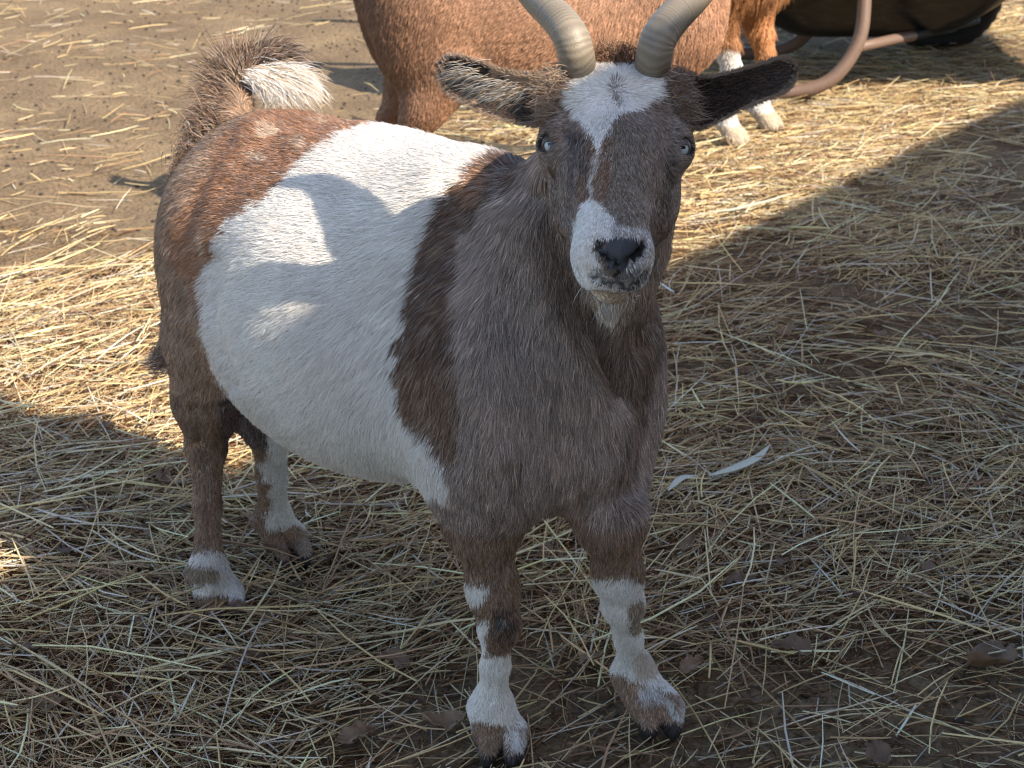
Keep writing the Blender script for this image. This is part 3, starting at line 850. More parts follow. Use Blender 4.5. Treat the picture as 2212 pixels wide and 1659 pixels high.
# horns
hm, ht, hb_ = new_mat("horn keratin")
a = ht.nodes.new('ShaderNodeAttribute'); a.attribute_name = 'Col'
nz = ht.nodes.new('ShaderNodeTexNoise'); nz.inputs['Scale'].default_value = 90; nz.inputs['Detail'].default_value = 6
mxh = ht.nodes.new('ShaderNodeMix'); mxh.data_type = 'RGBA'; mxh.blend_type = 'MULTIPLY'; mxh.inputs[0].default_value = .55
ht.links.new(a.outputs['Color'], mxh.inputs[6]); ht.links.new(nz.outputs['Color'], mxh.inputs[7]); ht.links.new(mxh.outputs[2], hb_.inputs['Base Color'])
hb_.inputs['Roughness'].default_value = .5
bpn = ht.nodes.new('ShaderNodeBump'); bpn.inputs['Strength'].default_value = .35; bpn.inputs['Distance'].default_value = .001
ht.links.new(nz.outputs['Fac'], bpn.inputs['Height']); ht.links.new(bpn.outputs[0], hb_.inputs['Normal'])
def horn(ctrl, radii, name="horn"):
    n = 260
    C = spline(ctrl, n); u = np.linspace(0, 1, n)
    R = np.interp(u, np.linspace(0, 1, len(radii)), radii)
    arc = np.cumsum(np.r_[0, np.linalg.norm(np.diff(C, axis=0), axis=1)])
    ph = arc * 1000 / 3.4 * 2 * math.pi + 1.3 * np.sin(arc * 170)
    ridge = .5 + .5 * np.sin(ph); amp = (.35 + .65 * np.abs(np.sin(arc * 61))) * .028
    V, Fq = tube(C, R, 40, flat=(1.0, .92))
    th_ = np.tile(np.linspace(0, 2 * math.pi, 40, endpoint=False), n); aa = np.repeat(arc, 40)
    aw = aa + .0016 * np.sin(th_ + aa * 40) + .0010 * np.sin(2 * th_ + 1.7) + .0022 * vnoise(V[:-2], 60, 44)
    ph2 = aw * 1000 / 3.6 * 2 * math.pi + 2.2 * np.sin(aw * 170) + 1.6 * np.sin(aw * 391)
    k = .5 + .5 * np.sin(ph2); am2 = (.25 + .75 * vnoise(V[:-2], 45, 45)) * .026
    Cc = np.repeat(C, 40, 0); V[:-2] = Cc + (V[:-2] - Cc) * (1 + am2 * (k - .5))[:, None]
    k = np.r_[k, 0, 0]
    base = np.array([.35, .285, .205]); dark = np.array([.15, .115, .08])
    col = dark + (base - dark) * (.58 + .42 * k)[:, None]
    uu = np.r_[np.repeat(u, 40), 0, 1]
    col = col * (1 - .3 * uu)[:, None] * (.85 + .3 * vnoise(V, 55, 3))[:, None]
    return child(mesh_np(name, V, Fq, hm, cols=col))
HC_ = [(80, 165, 1.305), (84, 128, 1.272), (95, 85, 1.264), (121, 45, 1.275), (164, 4, 1.297), (213, -40, 1.317), (268, -72, 1.326), (300, -80, 1.330)]
HR_ = [.0160, .0165, .0163, .0157, .0143, .0110, .0066, .0024]
horn([W(1330 - a, b, c) for a, b, c in HC_], HR_)
horn([W(1330 + a + (-2 if a < 100 else 0), b - 2, c) for a, b, c in HC_], HR_)

# --- fur -------------------------------------------------------------
NFUR = 520000
camv = np.array([0, 0, CAM_H]) - Vm; camv /= np.linalg.norm(camv, axis=1)[:, None]
facing = np.sum(camv * Nm, 1)
dens = np.where(facing > -.2, 1.0, .35)
Hd = (Vm - hP) @ np.stack([hf, hx, hu], 1) / HS
isface = head_mask(Hd[:, 0], Hd[:, 1], Hd[:, 2])
dens = dens * np.where(isface, 2.6, 1.0) * np.where((Vl[:, 2] < .3) & ~isface, 1.6, 1.0)
for e_ in EYES: dens[np.linalg.norm(Vm - e_, axis=1) < EYE_R + .0004] = 0
pxv, pyv, _ = proj(Vm)
dens[isface & in_poly(pxv, pyv, NOSE) & (Hd[:, 0] > .19)] = 0
dens[(Vl[:, 2] < .019)] = 0
P, N = scatter(Vm, Qm, Nm, NFUR, dens)
g, L = comb_main(P)
L = L * np.where(L > .012, .64, .85)
C = paint_main(P, N)
lum = C.mean(1)
pts, rad = grow(P, N, g, L, .00025, lift=.22, clump=.28, seed=20)
# strands differ: pale tips and dark guard hairs through the brown
r = rng.random(len(P))
var = np.exp(.28 * rng.normal(size=len(P)))
var = np.where(lum > .45, np.clip(var, .82, 1.12), var)
C2 = C * var[:, None]
gt_ = g - N * np.sum(g * N, 1)[:, None]; gt_ /= np.maximum(np.linalg.norm(gt_, axis=1), 1e-6)[:, None]
Pl = P - .86 * np.sum(P * gt_, 1)[:, None] * gt_
lock = vnoise(Pl, 130, 28) * .55 + vnoise(Pl, 330, 29) * .45
C2 = C2 * np.where(lum[:, None] > .45, 1 + .10 * (lock - .5)[:, None], np.exp(1.55 * (lock - .5))[:, None])
grey = (r < .16) & (lum < .3) & (lum > .05)
C2[grey] = C2[grey] * .45 + np.array([.42, .37, .34]) * .55
dk = (r > .88) & (lum < .3)
C2[dk] *= .45
hair_object("fur", None, pts, rad, np.clip(C2, .004, .88), FUR, None)
fur = bpy.data.objects["fur"]; child(fur)
# extra long hair: tail plume, beard, rump fringe, ear hair
def plume(roots, tips, n, width, cols, bend=(0, 0, 0), jr=.004, jt=.014, K=6, seed=0):
    """roots / tips: matching lists of world points; strands between neighbouring pairs"""
    R = np.array(roots); T = np.array(tips); m = len(R)
    u = rng.random(n) * (m - 1); i = np.minimum(u.astype(int), m - 2); f = (u - i)[:, None]
    r0 = R[i] * (1 - f) + R[i + 1] * f + rng.normal(size=(n, 3)) * jr
    t0 = T[i] * (1 - f) + T[i + 1] * f + rng.normal(size=(n, 3)) * jt
    sc = (.55 + .5 * rng.random(n))[:, None]
    t0 = r0 + (t0 - r0) * sc
    tt = np.linspace(0, 1, K)[None, :, None]
    b = np.asarray(bend)[None, None, :] * 4 * tt * (1 - tt) + (rng.normal(size=(n, 1, 3)) * .004 * min(1, np.linalg.norm(T.mean(0) - R.mean(0)) / .05)) * tt * (1 - tt) * 4
    pts = r0[:, None] * (1 - tt) + t0[:, None] * tt + b
    rad = (width * (.6 + .7 * rng.random(n)))[:, None] * np.array([1, 1, .9, .75, .5, .15])[None]
    cc = np.asarray(cols)[rng.integers(0, len(cols), n)] * np.exp(.2 * rng.normal(size=n))[:, None]
    return pts, rad, np.clip(cc, .004, .9)
PL = []
z0 = 1.80
def wz(l, z=z0): return [W(a, b, z) for a, b in l]
BRN = [MIDB * 1.1, GREYB, DARKB, TAN * .8, DARKB * .7]
PL.append(plume(wz([(500, 245), (508, 215), (514, 190), (520, 172), (535, 155), (560, 147), (590, 142)]),
                wz([(400, 215), (405, 165), (440, 115), (478, 92), (530, 78), (590, 80), (650, 108)]), 1300, .00036, BRN, bend=(-.002, 0, .006), jr=.005, jt=.012))
PL.append(plume(wz([(512, 190), (520, 172), (535, 155), (560, 147)]),
                wz([(465, 150), (490, 120), (530, 105), (585, 112)]), 1000, .00034, BRN, bend=(-.002, 0, .004), jr=.005, jt=.008))
PL.append(plume(wz([(520, 180), (540, 155), (575, 142)]), wz([(600, 92), (640, 110), (668, 132)]), 1500, .00035, [BLACK * 2, DARKB, GREYB], bend=(0, 0, .008), jr=.004, jt=.008))
PL.append(plume(wz([(536, 172), (545, 160), (570, 152), (590, 148)], 1.79), wz([(585, 222), (640, 226), (704, 224), (680, 165)], 1.79), 1500, .00027, [WHITE * .95, WHITE, WHITE * .85, TAN * 1.4], bend=(.006, 0, .004), jr=.004, jt=.008))
PL.append(plume(wz([(480, 250), (455, 290), (430, 340), (410, 380)], 1.79), wz([(410, 225), (392, 290), (385, 350), (370, 410)], 1.79), 1800, .00032, BRN, bend=(0, 0, .004), jr=.012, jt=.008))
# tuft on the back of the thigh
PL.append(plume(wz([(362, 730), (368, 790)], 1.78), wz([(312, 772), (318, 800)], 1.79), 260, .00035, [GREYB, DARKB * 1.2], bend=(0, 0, -.004), jr=.006, jt=.004))
PL.append(plume(wz([(985, 1000), (995, 1050)], 1.56), wz([(940, 1010), (958, 1050)], 1.55), 220, .00033, [MIDB * .9, GREYB], jr=.006, jt=.006))
# beard
PL.append(plume([HP(.20, -.009, -.090), HP(.20, .009, -.090)], [HP(.210, -.002, -.116), HP(.209, .003, -.116)], 500, .00026, [WHITE * .85, WHITE * .7, TAN * 1.3], jr=.003, jt=.0025))
PL.append(plume([HP(.185, -.014, -.086), HP(.20, 0, -.09), HP(.185, .014, -.086)], [HP(.195, -.024, -.104), HP(.210, 0, -.112), HP(.195, .024, -.104)], 110, .00018, [WHITE * .7, TAN], jr=.005, jt=.005))
PL.append(plume(wz([(1212, 165), (1196, 205), (1186, 250)], 1.268), wz([(1180, 158), (1160, 205), (1158, 262)], 1.262), 900, .00026, [GREYB, MIDB, TAN * .8], jr=.005, jt=.006))
PL.append(plume(wz([(1446, 162), (1466, 205), (1480, 250)], 1.268), wz([(1480, 160), (1502, 205), (1508, 262)], 1.262), 900, .00026, [GREYB, MIDB * .8, DARKB], jr=.005, jt=.006))
# hair tuft between the horns
PL.append(plume([HP(-.022, -.012, -.004), HP(-.022, .012, -.004)], [HP(-.018, -.020, .014), HP(-.018, .018, .014)], 450, .00028, [RED * .8, DARKB, MIDB], jr=.006, jt=.006))
# fringe over the chest floor
PL.append(plume(wz([(1130, 1055), (1190, 1065), (1250, 1055)], 1.56), wz([(1140, 1095), (1195, 1108), (1250, 1085)], 1.56), 700, .00033, [GREYB, DARKB, MIDB], jr=.008, jt=.006))
P_ = np.concatenate([p[0] for p in PL]); R_ = np.concatenate([p[1] for p in PL]); C_ = np.concatenate([p[2] for p in PL])
child(hair_object("tail_and_beard_hair", None, P_, R_, C_, FUR, None))

# ears: short fur outside, fringe along the rim and pale hairs across the dark inside
EP, ER, EC = [], [], []
for Ve, Qe, half, sd_ in EARS:
    Ne = vert_normals(Ve, Qe)
    nq = len(Qe) // 2
    base = Ve[:13].mean(0); tip = Ve[half - 13:half].mean(0); axis = (tip - base) / np.linalg.norm(tip - base)
    for lay, cnt, cols, LL in ((1, 9000, [MIDB * 1.6, TAN * .9, MIDB], .0035), (0, 9000, [BLACK * 1.5, DARKB * .45, BLACK, DARKB * .8], .006)):
        q = Qe[nq:] if lay else Qe[:nq]
        P, N = scatter(Ve, q, Ne, cnt)
        toc = np.array([0, -.94, .34]); sgn = np.sign(N @ (toc if lay == 0 else -toc))[:, None]; N = N * np.where(sgn == 0, 1, sgn)
        g = np.tile(axis, (cnt, 1))
        pts, rad = grow(P, N, g, np.full(cnt, LL), .00026, lift=.4, clump=.3, K=5, seed=33)
        cc = np.array(cols)[rng.integers(0, len(cols), cnt)] * np.exp(.25 * rng.normal(size=cnt))[:, None]
        if lay == 0 :
            uu = ((P - base) @ axis) / np.linalg.norm(tip - base)
            pxx, pyy, _ = proj(P)
            if sd_ < 0:
                nn_ = vnoise(P, 120, 66) - .5; m = (uu + .35 * nn_ < .48) & (pyy + 50 * nn_ < 210)
                cc[m] = np.array([TAN * .9, MIDB * 1.7])[rng.integers(0, 2, m.sum())]
        EP.append(pts); ER.append(rad); EC.append(cc)
    # rim
    rimi = np.concatenate([np.arange(26) * 13, np.arange(26) * 13 + 12]); rp = Ve[rimi]
    cnt = 3000
    # walk along the rim
    topc, botc = Ve[np.arange(26) * 13], Ve[np.arange(26) * 13 + 12]
    rim = np.concatenate([topc, botc[::-1]])
    u = rng.random(cnt) * (len(rim) - 1); i = u.astype(int); f = (u - i)[:, None]
    rr_ = rim[i] * (1 - f) + rim[i + 1] * f + rng.normal(size=(cnt, 3)) * .0008
    cen = base + ((rr_ - base) @ axis)[:, None] * axis
    outw = rr_ - cen; outw /= np.maximum(np.linalg.norm(outw, axis=1), 1e-4)[:, None]
    g = outw + axis * .9 + rng.normal(size=(cnt, 3)) * .25; g /= np.linalg.norm(g, axis=1)[:, None]
    LL = (.0022 + .0026 * rng.random(cnt))[:, None, None]
    tt = np.linspace(0, 1, 5)[None, :, None]
    pts = rr_[:, None] + g[:, None] * LL * tt
    EP.append(pts); ER.append(np.full((cnt, 5), .00024) * np.array([1, 1, .8, .6, .2])); EC.append(np.array([TAN * .7, MIDB, GREYB * .8])[rng.integers(0, 3, cnt)])
    if sd_ < 0:
        cnt = 300
        u = .26 + .42 * rng.random(cnt); idx = (u * 25).astype(int)
        lockv = vnoise(np.stack([u * 1.0, np.zeros(cnt), np.zeros(cnt)], 1), 26, 9)
        a0 = topc[idx] * .55 + botc[idx] * .45 + rng.normal(size=(cnt, 3)) * np.array([.003, .002, .006]) + np.array([0, .010, 0])
        b0 = a0 + axis * (.006 + .022 * lockv + .006 * rng.random(cnt))[:, None] + (botc[idx] - topc[idx]) * (.18 + .25 * rng.random(cnt))[:, None] + np.array([0, -.005, 0])
        tt = np.linspace(0, 1, 5)[None, :, None]
        pts = a0[:, None] * (1 - tt) + b0[:, None] * tt + np.array([0, -.006, .004]) * 4 * tt * (1 - tt)
        EP.append(pts); ER.append(np.full((cnt, 5), .00022) * np.array([1, 1, .8, .6, .2])); EC.append(np.array([WHITE * .42, TAN * .7, WHITE * .3])[rng.integers(0, 3, cnt)])
    else:
        pass
child(hair_object("ear_hair", None, np.concatenate(EP), np.concatenate(ER), np.clip(np.concatenate(EC), .004, .9), FUR, None))
# ------------------------------------------------------------------ unseen roof on posts, added so its edge shades the front of the yard
wm, wt, wb = new_mat("weathered boards")
nw = wt.nodes.new('ShaderNodeTexNoise'); nw.inputs['Scale'].default_value = 14; nw.inputs['Detail'].default_value = 8
cw = wt.nodes.new('ShaderNodeValToRGB'); cw.color_ramp.elements[0].color = (.16, .12, .09, 1); cw.color_ramp.elements[1].color = (.33, .27, .21, 1)
wt.links.new(nw.outputs['Fac'], cw.inputs[0]); wt.links.new(cw.outputs[0], wb.inputs['Base Color']); wb.inputs['Roughness'].default_value = .85
def box_v(x0, x1, y0, y1, z0, z1):
    V = np.array([(x, y, z) for x in (x0, x1) for y in (y0, y1) for z in (z0, z1)], float)
    Fq = np.array([(0, 1, 3, 2), (4, 6, 7, 5), (0, 4, 5, 1), (2, 3, 7, 6), (0, 2, 6, 4), (1, 5, 7, 3)])
    return V, Fq
shade_obj = bpy.data.objects.new("shade_roof", None); COL.objects.link(shade_obj)
RH_ = 2.3
disp = np.array([math.sin(SUN_A), -math.cos(SUN_A)]) / math.tan(SUN_E)
A_ = np.array([.317, 2.887]); Bg = np.array([1.440, 4.273]); ed = (Bg - A_) / np.linalg.norm(Bg - A_); en = np.array([ed[1], -ed[0]])
org = A_ + disp * RH_ + en * .040
shade_obj.location = (org[0], org[1], 0); shade_obj.rotation_euler = (0, 0, math.atan2(ed[1], ed[0]))
tag(shade_obj, "unseen flat board roof on posts, added to cast the shade edge across the yard", "shade_roof")
def sbox(name, *a):
    V, Fq = box_v(*a); return link_child(mesh_np(name, V, Fq, wm, smooth=False), shade_obj)
def link_child(o, p): o.parent = p; return o
sbox("roof", -4.5, 4.5, -3.2, 0, RH_, RH_ + .05)
for xx in (-4.2, 4.1):
    sbox("post", xx, xx + .1, -.25, -.15, -.05, RH_ - .002); sbox("post", xx, xx + .1, -3.1, -3.0, -.05, RH_ - .002)
sbox("back_wall", -4.2, 4.2, -3.16, -3.13, .02, RH_ - .004)
# ------------------------------------------------------------------ the goats behind
def generic_goat(vox=.006, fs=-.03):
    B = Body((-.74, -.26, -.01), (.36, .26, .95), vox)
    B.ell((-.30, 0, .400), (.26, .165, .160), k=.06); B.ell((-.31, 0, .485), (.28, .125, .115), k=.06)
    B.ell((-.50, 0, .47), (.115, .115, .125), k=.06); B.ell((-.12, 0, .50), (.13, .085, .12), k=.06)
    B.ell((-.06, 0, .42), (.10, .10, .12), k=.05); B.ell((-.03, 0, .36), (.065, .065, .06), k=.05)
    for sg in (-1, 1):
        B.ell((-.51, sg * .070, .40), (.085, .058, .135), k=.05)
        st = np.array([-.47, sg * .080, .33]); hk = np.array([-.555, sg * .080, .205]); fe = np.array([-.545, sg * .080, .062]); to = np.array([-.515, sg * .080, .014])
        B.chain([st, (st + hk) / 2 + np.array([-.005, 0, -.005]), hk], [.056, .033, .021], k=.03)
        B.chain([hk, (hk + fe) / 2, fe], [.020, .0145, .017], k=.012); foot(B, fe, to, np.array([0, 1.0, 0]))
        el = np.array([fs - .03, sg * .078, .28]); kn = np.array([fs + .005, sg * .075, .168]); fe = np.array([fs, sg * .075, .06]); to = np.array([fs + .028, sg * .076, .014])
        front_leg(B, sg, el, kn, (kn + fe) / 2, fe, to, np.array([0, 1.0, 0]))
    hd = np.array([.12, 0, .74]); nf = np.array([.80, 0, -.60]); nu_ = np.array([.60, 0, .80])
    R = np.stack([nf, [0, 1, 0], nu_], 1)
    def g(a, b, c): return hd + nf * a + np.array([0, b, 0]) + nu_ * c
    B.chain([np.array([-.075, 0, .47]), np.array([.03, 0, .62]), g(.02, 0, -.06)], [.10, .072, .052], k=.05)
    B.ell(g(.03, 0, -.05), (.062, .054, .050), R=R, k=.02); B.ell(g(.075, 0, -.04), (.058, .045, .036), R=R, k=.02)
    B.cone(g(.085, 0, -.036), g(.185, 0, -.034), .038, .027, k=.02); B.cone(g(.09, 0, -.08), g(.185, 0, -.068), .036, .022, k=.02)
    B.ell(g(.20, 0, -.042), (.028, .031, .028), R=R, k=.012); B.ell(g(.192, 0, -.074), (.024, .021, .016), R=R, k=.008)
    for sg in (-1, 1):
        B.ell(g(.056, sg * .046, -.034), (.024, .016, .018), R=R, k=.012)
        B.chain([g(.0, sg * .045, -.035), g(-.01, sg * .085, -.035), g(-.01, sg * .14, -.05)], [.014, .017, .007], k=.012)
    B.chain([np.array([-.60, 0, .545]), np.array([-.625, 0, .60]), np.array([-.60, 0, .65])], [.02, .014, .008], k=.02)
    V, Q = B.mesh(); N = vert_normals(V, Q)
    return V, Q, N, g

def other_goat(origin, ang, scale, paint, nfur, label, LF, fs=-.03, long=1.0, width=.0006, seed=0, vox=.006):
    V, Q, N, g = generic_goat(vox, fs)
    if np.mean(np.sum(N * (V - V.mean(0)), 1)) < 0: Q = Q[:, ::-1]; N = -N
    e = bpy.data.objects.new("goat", None); COL.objects.link(e)
    e.location = origin; e.rotation_euler = (0, 0, ang); e.scale = (scale,) * 3
    tag(e, label, "goat")
    o = mesh_np("body", V, Q, SKIN, cols=paint(V, N) * .65); o.parent = e
    for sg in (-1, 1):
        Vs, Fs = uv_sphere(.0125, 20); o = mesh_np("eye", Vs, Fs, em); o.location = tuple(g(.062, sg * .054, -.034)); o.parent = e; o.rotation_euler = (0, 0, math.pi / 2 * (1 if sg > 0 else 1) + (math.pi / 2 if sg > 0 else -math.pi / 2))
        ctrl = [g(-.002 - .02 * k, sg * (.030 + .012 * k ** 1.5), -.02 + .05 * k - .004 * k * k) for k in range(6)]
        h = horn(ctrl, [.015, .0155, .0135, .011, .008, .003]); h.parent = e; h.matrix_parent_inverse = Matrix.Identity(4)
    P, n = scatter(V, Q, N, nfur, 1 + 1.0 * (V[:, 2] < .3))
    d2 = ((P[:, None, :] - AP[None]) ** 2).sum(2)
    wg = AW * np.exp(-d2 / (2 * AR ** 2)) + 1e-9 * AW / (d2 + 1e-3); wg /= wg.sum(1)[:, None]
    L = (wg @ AL) * LF; G = wg @ AD
    hm_ = (P[:, 0] > .05) & (P[:, 2] > .55); G[hm_] = np.array([.8, 0, -.6]); L[hm_] = .008
    L = L * np.where((P[:, 2] < .44) & (P[:, 2] > .235) & (P[:, 0] > -.2), long, 1)
    pts, rad = grow(P, n, G, L, width / scale, lift=.22, clump=.22, seed=seed)
    C = paint(P, n) * np.exp(.20 * rng.normal(size=len(P)))[:, None]
    h = hair_object("fur", None, pts, rad, np.clip(C, .004, .88), FUR, None); h.parent = e
    return e

def paint_red(P, N):
    n1 = vnoise(P, 9, 71)[:, None]; n2 = vnoise(P, 40, 72)[:, None]
    C = np.array([.40, .215, .125]) * (.8 + .35 * n1) * (.85 + .3 * n2)
    grey = smooth01(P[:, 2], .40, .60)[:, None] * smooth01(P[:, 0], -.75, -.35)[:, None]
    C = C * (1 - .5 * grey) + np.array([.46, .31, .245]) * .5 * grey
    C = C * (1 - .38 * smooth01(-P[:, 0], .42, .60) * smooth01(P[:, 2] * 0 + 1, 0, 1))[:, None]
    lg = P[:, 2] < .22; C[lg] = np.array([.30, .14, .07])
    C[P[:, 2] < .018] = BLACK * 3
    return C
def paint_shaggy(P, N):
    n1 = vnoise(P, 12, 75)[:, None]
    C = np.array([.43, .20, .085]) * (.7 + .6 * n1)
    C = np.broadcast_to(C, P.shape).copy()
    near = P[:, 1] > 0
    C[(P[:, 2] < np.where(near, .10, .21))] = WHITE * .82
    C[P[:, 2] < .05] = np.array([.52, .42, .31])
    C[P[:, 2] < .018] = TAN * .5
    return C
g2 = other_goat((.385, 3.215, 0), math.atan2(.24, .97), 1.15, paint_red, 190000, "reddish brown goat standing side on, just behind the belted goat's back and horns", .6, fs=-.135, width=.00060, seed=81)
g3 = other_goat((.610, 3.86, 0), math.atan2(-.60, .80), 1.18, paint_shaggy, 70000, "orange brown goat with shaggy forelegs and white hooves, beside the wheelbarrow", .8, fs=-.02, long=3.0, width=.0008, seed=91)

# ------------------------------------------------------------------ wheelbarrow
wbm, wbt, wbb = new_mat("brown painted steel")
nb = wbt.nodes.new('ShaderNodeTexNoise'); nb.inputs['Scale'].default_value = 60; nb.inputs['Detail'].default_value = 6
cb = wbt.nodes.new('ShaderNodeValToRGB'); cb.color_ramp.elements[0].position = .35; cb.color_ramp.elements[0].color = (.15, .095, .070, 1); cb.color_ramp.elements[1].color = (.23, .15, .115, 1)
wbt.links.new(nb.outputs['Fac'], cb.inputs[0]); wbt.links.new(cb.outputs[0], wbb.inputs['Base Color']); wbb.inputs['Roughness'].default_value = .5
plm, plt_, plb = new_mat("black tub plastic")
nb = plt_.nodes.new('ShaderNodeTexNoise'); nb.inputs['Scale'].default_value = 35; nb.inputs['Detail'].default_value = 8; nb.inputs['Roughness'].default_value = .7
cb = plt_.nodes.new('ShaderNodeValToRGB'); cb.color_ramp.elements[0].position = .45; cb.color_ramp.elements[0].color = (.012, .012, .013, 1); cb.color_ramp.elements[1].position = .78; cb.color_ramp.elements[1].color = (.05, .046, .040, 1)
plt_.links.new(nb.outputs['Fac'], cb.inputs[0]); plt_.links.new(cb.outputs[0], plb.inputs['Base Color']); plb.inputs['Roughness'].default_value = .32
rbm, _, rbb = new_mat("tyre rubber"); rbb.inputs['Base Color'].default_value = (.016, .015, .015, 1); rbb.inputs['Roughness'].default_value = .75
mtm, _, mtb = new_mat("wheel steel"); mtb.inputs['Base Color'].default_value = (.25, .22, .20, 1); mtb.inputs['Metallic'].default_value = .6; mtb.inputs['Roughness'].default_value = .5
wb_o = bpy.data.objects.new("wheelbarrow", None); COL.objects.link(wb_o); wb_o.location = (1.0, 4.4, 0)
WBO = np.array([1.0, 4.4, 0])
tag(wb_o, "wheelbarrow with black plastic tray and brown tube legs at the right", "wheelbarrow")
def wpart(name, V, Fq, m, **k): return mesh_np(name, V - WBO, Fq, m, parent=wb_o, **k)
# tray: rounded tub lofted upwards, with a wall thickness
def rrect(x0, x1, y0, y1, r, z, n=10):
    out = []
    for cx, cy, a0 in ((x1 - r, y1 - r, 0), (x0 + r, y1 - r, 90), (x0 + r, y0 + r, 180), (x1 - r, y0 + r, 270)):
        for k in range(n):
            a = math.radians(a0 + 90 * k / (n - 1)); out.append((cx + r * math.cos(a), cy + r * math.sin(a), z))
    return np.array(out)
prof = [(.86, 1.22, 4.60, 4.82, .08, .118), (.82, 1.28, 4.56, 4.87, .10, .124), (.77, 1.36, 4.54, 4.92, .12, .150), (.73, 1.43, 4.53, 4.96, .13, .195), (.68, 1.56, 4.50, 5.02, .15, .29), (.62, 1.72, 4.33, 5.06, .16, .37), (.58, 1.85, 4.22, 5.08, .17, .43), (.52, 2.02, 4.14, 5.14, .18, .52), (.495, 2.05, 4.115, 5.165, .19, .525)]
inn = [(a + .01, b - .01, c + .01, d - .01, r - .005, z + .008) for a, b, c, d, r, z in prof[:-1]][::-1]
rings = [rrect(*p) for p in prof + inn]; m_ = len(rings[0]); V = np.concatenate(rings); Fq = []
for i in range(len(rings) - 1):
    for j in range(m_): Fq.append((i * m_ + j, i * m_ + (j + 1) % m_, (i + 1) * m_ + (j + 1) % m_, (i + 1) * m_ + j))
for base, fl in ((0, 1), ((len(rings) - 1) * m_, 0)):
    c0 = len(V); V = np.vstack([V, V[base:base + m_].mean(0)])
    for j in range(0, m_, 2):
        q = (c0, base + j, base + (j + 1) % m_, base + (j + 2) % m_); Fq.append(q[::-1] if fl else q)
wpart("tray", V, np.array(Fq), plm)
def wtube(name, ctrl, r, m=wbm, flat=None, n=60):
    V, Fq = tube(spline(ctrl, n), r, 16, flat=flat); return wpart(name, V, Fq, m)
def WZ(px, py, z): return W(px, py, z)
leg = [WZ(1869, -150, 4.18), WZ(1868, -60, 4.20), WZ(1867, 10, 4.21), WZ(1860, 72, 4.22), WZ(1838, 122, 4.23), WZ(1800, 168, 4.24), WZ(1752, 192, 4.25), WZ(1695, 200, 4.26), WZ(1640, 200, 4.26)]
wtube("leg", leg, .0192)
wtube("leg", [p + np.array([.0, .52, 0]) for p in leg], .0192)
br = [WZ(1855, 102, 4.23), WZ(1890, 94, 4.26), WZ(1935, 84, 4.34), WZ(1972, 78, 4.42)]
wtube("brace", br, .0145)
wtube("brace", [p + np.array([0, .28, 0]) for p in br[1:]], .0150)
wtube("axle_strut", [WZ(1962, 79, 4.44), WZ(2030, 66, 4.58), WZ(2110, 44, 4.74)], .012, m=rbm)
wtube("axle_strut", [WZ(1962, 79, 4.44) + np.array([0, .28, 0]), WZ(2030, 66, 4.58) + np.array([0, .24, 0]), WZ(2110, 44, 4.74) + np.array([0, .2, 0])], .012, m=rbm)
hz = .545
for yy in (4.42, 5.02): wtube("handle", [(-.15, yy, .62), (.3, yy, .57), (.9, yy, .36 if False else .535), (1.5, yy, .535)], .017)
wc = W(2035, -22, 4.95); ax = np.array([.10, 1, 0.0]); ax /= np.linalg.norm(ax)
e1 = np.array([1, -.10, 0]); e1 /= np.linalg.norm(e1); e2 = np.cross(ax, e1)
na, nb_ = 144, 20; V = []
for i in range(na):
    a = 2 * math.pi * i / na; rd = math.cos(a) * e1 + math.sin(a) * e2
    for j in range(nb_):
        b = 2 * math.pi * j / nb_
        lug = 1 + (.10 if (i // 2 + (j // 3)) % 2 else 0) * max(0, math.cos(b)) 
        V.append(wc + rd * (.163 + .034 * math.cos(b) * lug) + ax * .040 * math.sin(b))
Fq = [(i * nb_ + j, i * nb_ + (j + 1) % nb_, ((i + 1) % na) * nb_ + (j + 1) % nb_, ((i + 1) % na) * nb_ + j) for i in range(na) for j in range(nb_)]
whl = wpart("tyre", np.array(V), np.array(Fq), rbm)
V = []; pr_ = [(.135, .030), (.128, .030), (.120, .012), (.06, .006), (.03, .03), (.018, .04), (.0, .04)]
pr_ = pr_ + [(a, -b) for a, b in pr_[::-1]]
for a_ in range(48):
    a = 2 * math.pi * a_ / 48; rd = math.cos(a) * e1 + math.sin(a) * e2
    for rr_, zz_ in pr_: V.append(wc + rd * max(rr_, .0008) + ax * zz_)
k_ = len(pr_); Fq = [(i * k_ + j, i * k_ + j + 1, ((i + 1) % 48) * k_ + j + 1, ((i + 1) % 48) * k_ + j) for i in range(48) for j in range(k_ - 1)]
# spoked look: only hub and rim ring
V = np.array(V); rr_all = np.linalg.norm(V - wc, axis=1)
Fq = [f for f in Fq if not (.035 < rr_all[list(f)].mean() < .116 and (f[0] // k_) % 8 > 0)]
rim = wpart("rim", V, np.array(Fq), mtm)
for sg in (-1, 1):
    wtube("fork", [wc + ax * sg * .06, wc + ax * sg * .075 + np.array([-.2, 0, .06]), np.array([1.28, 4.72 + sg * .08, .17])], .012, n=20)

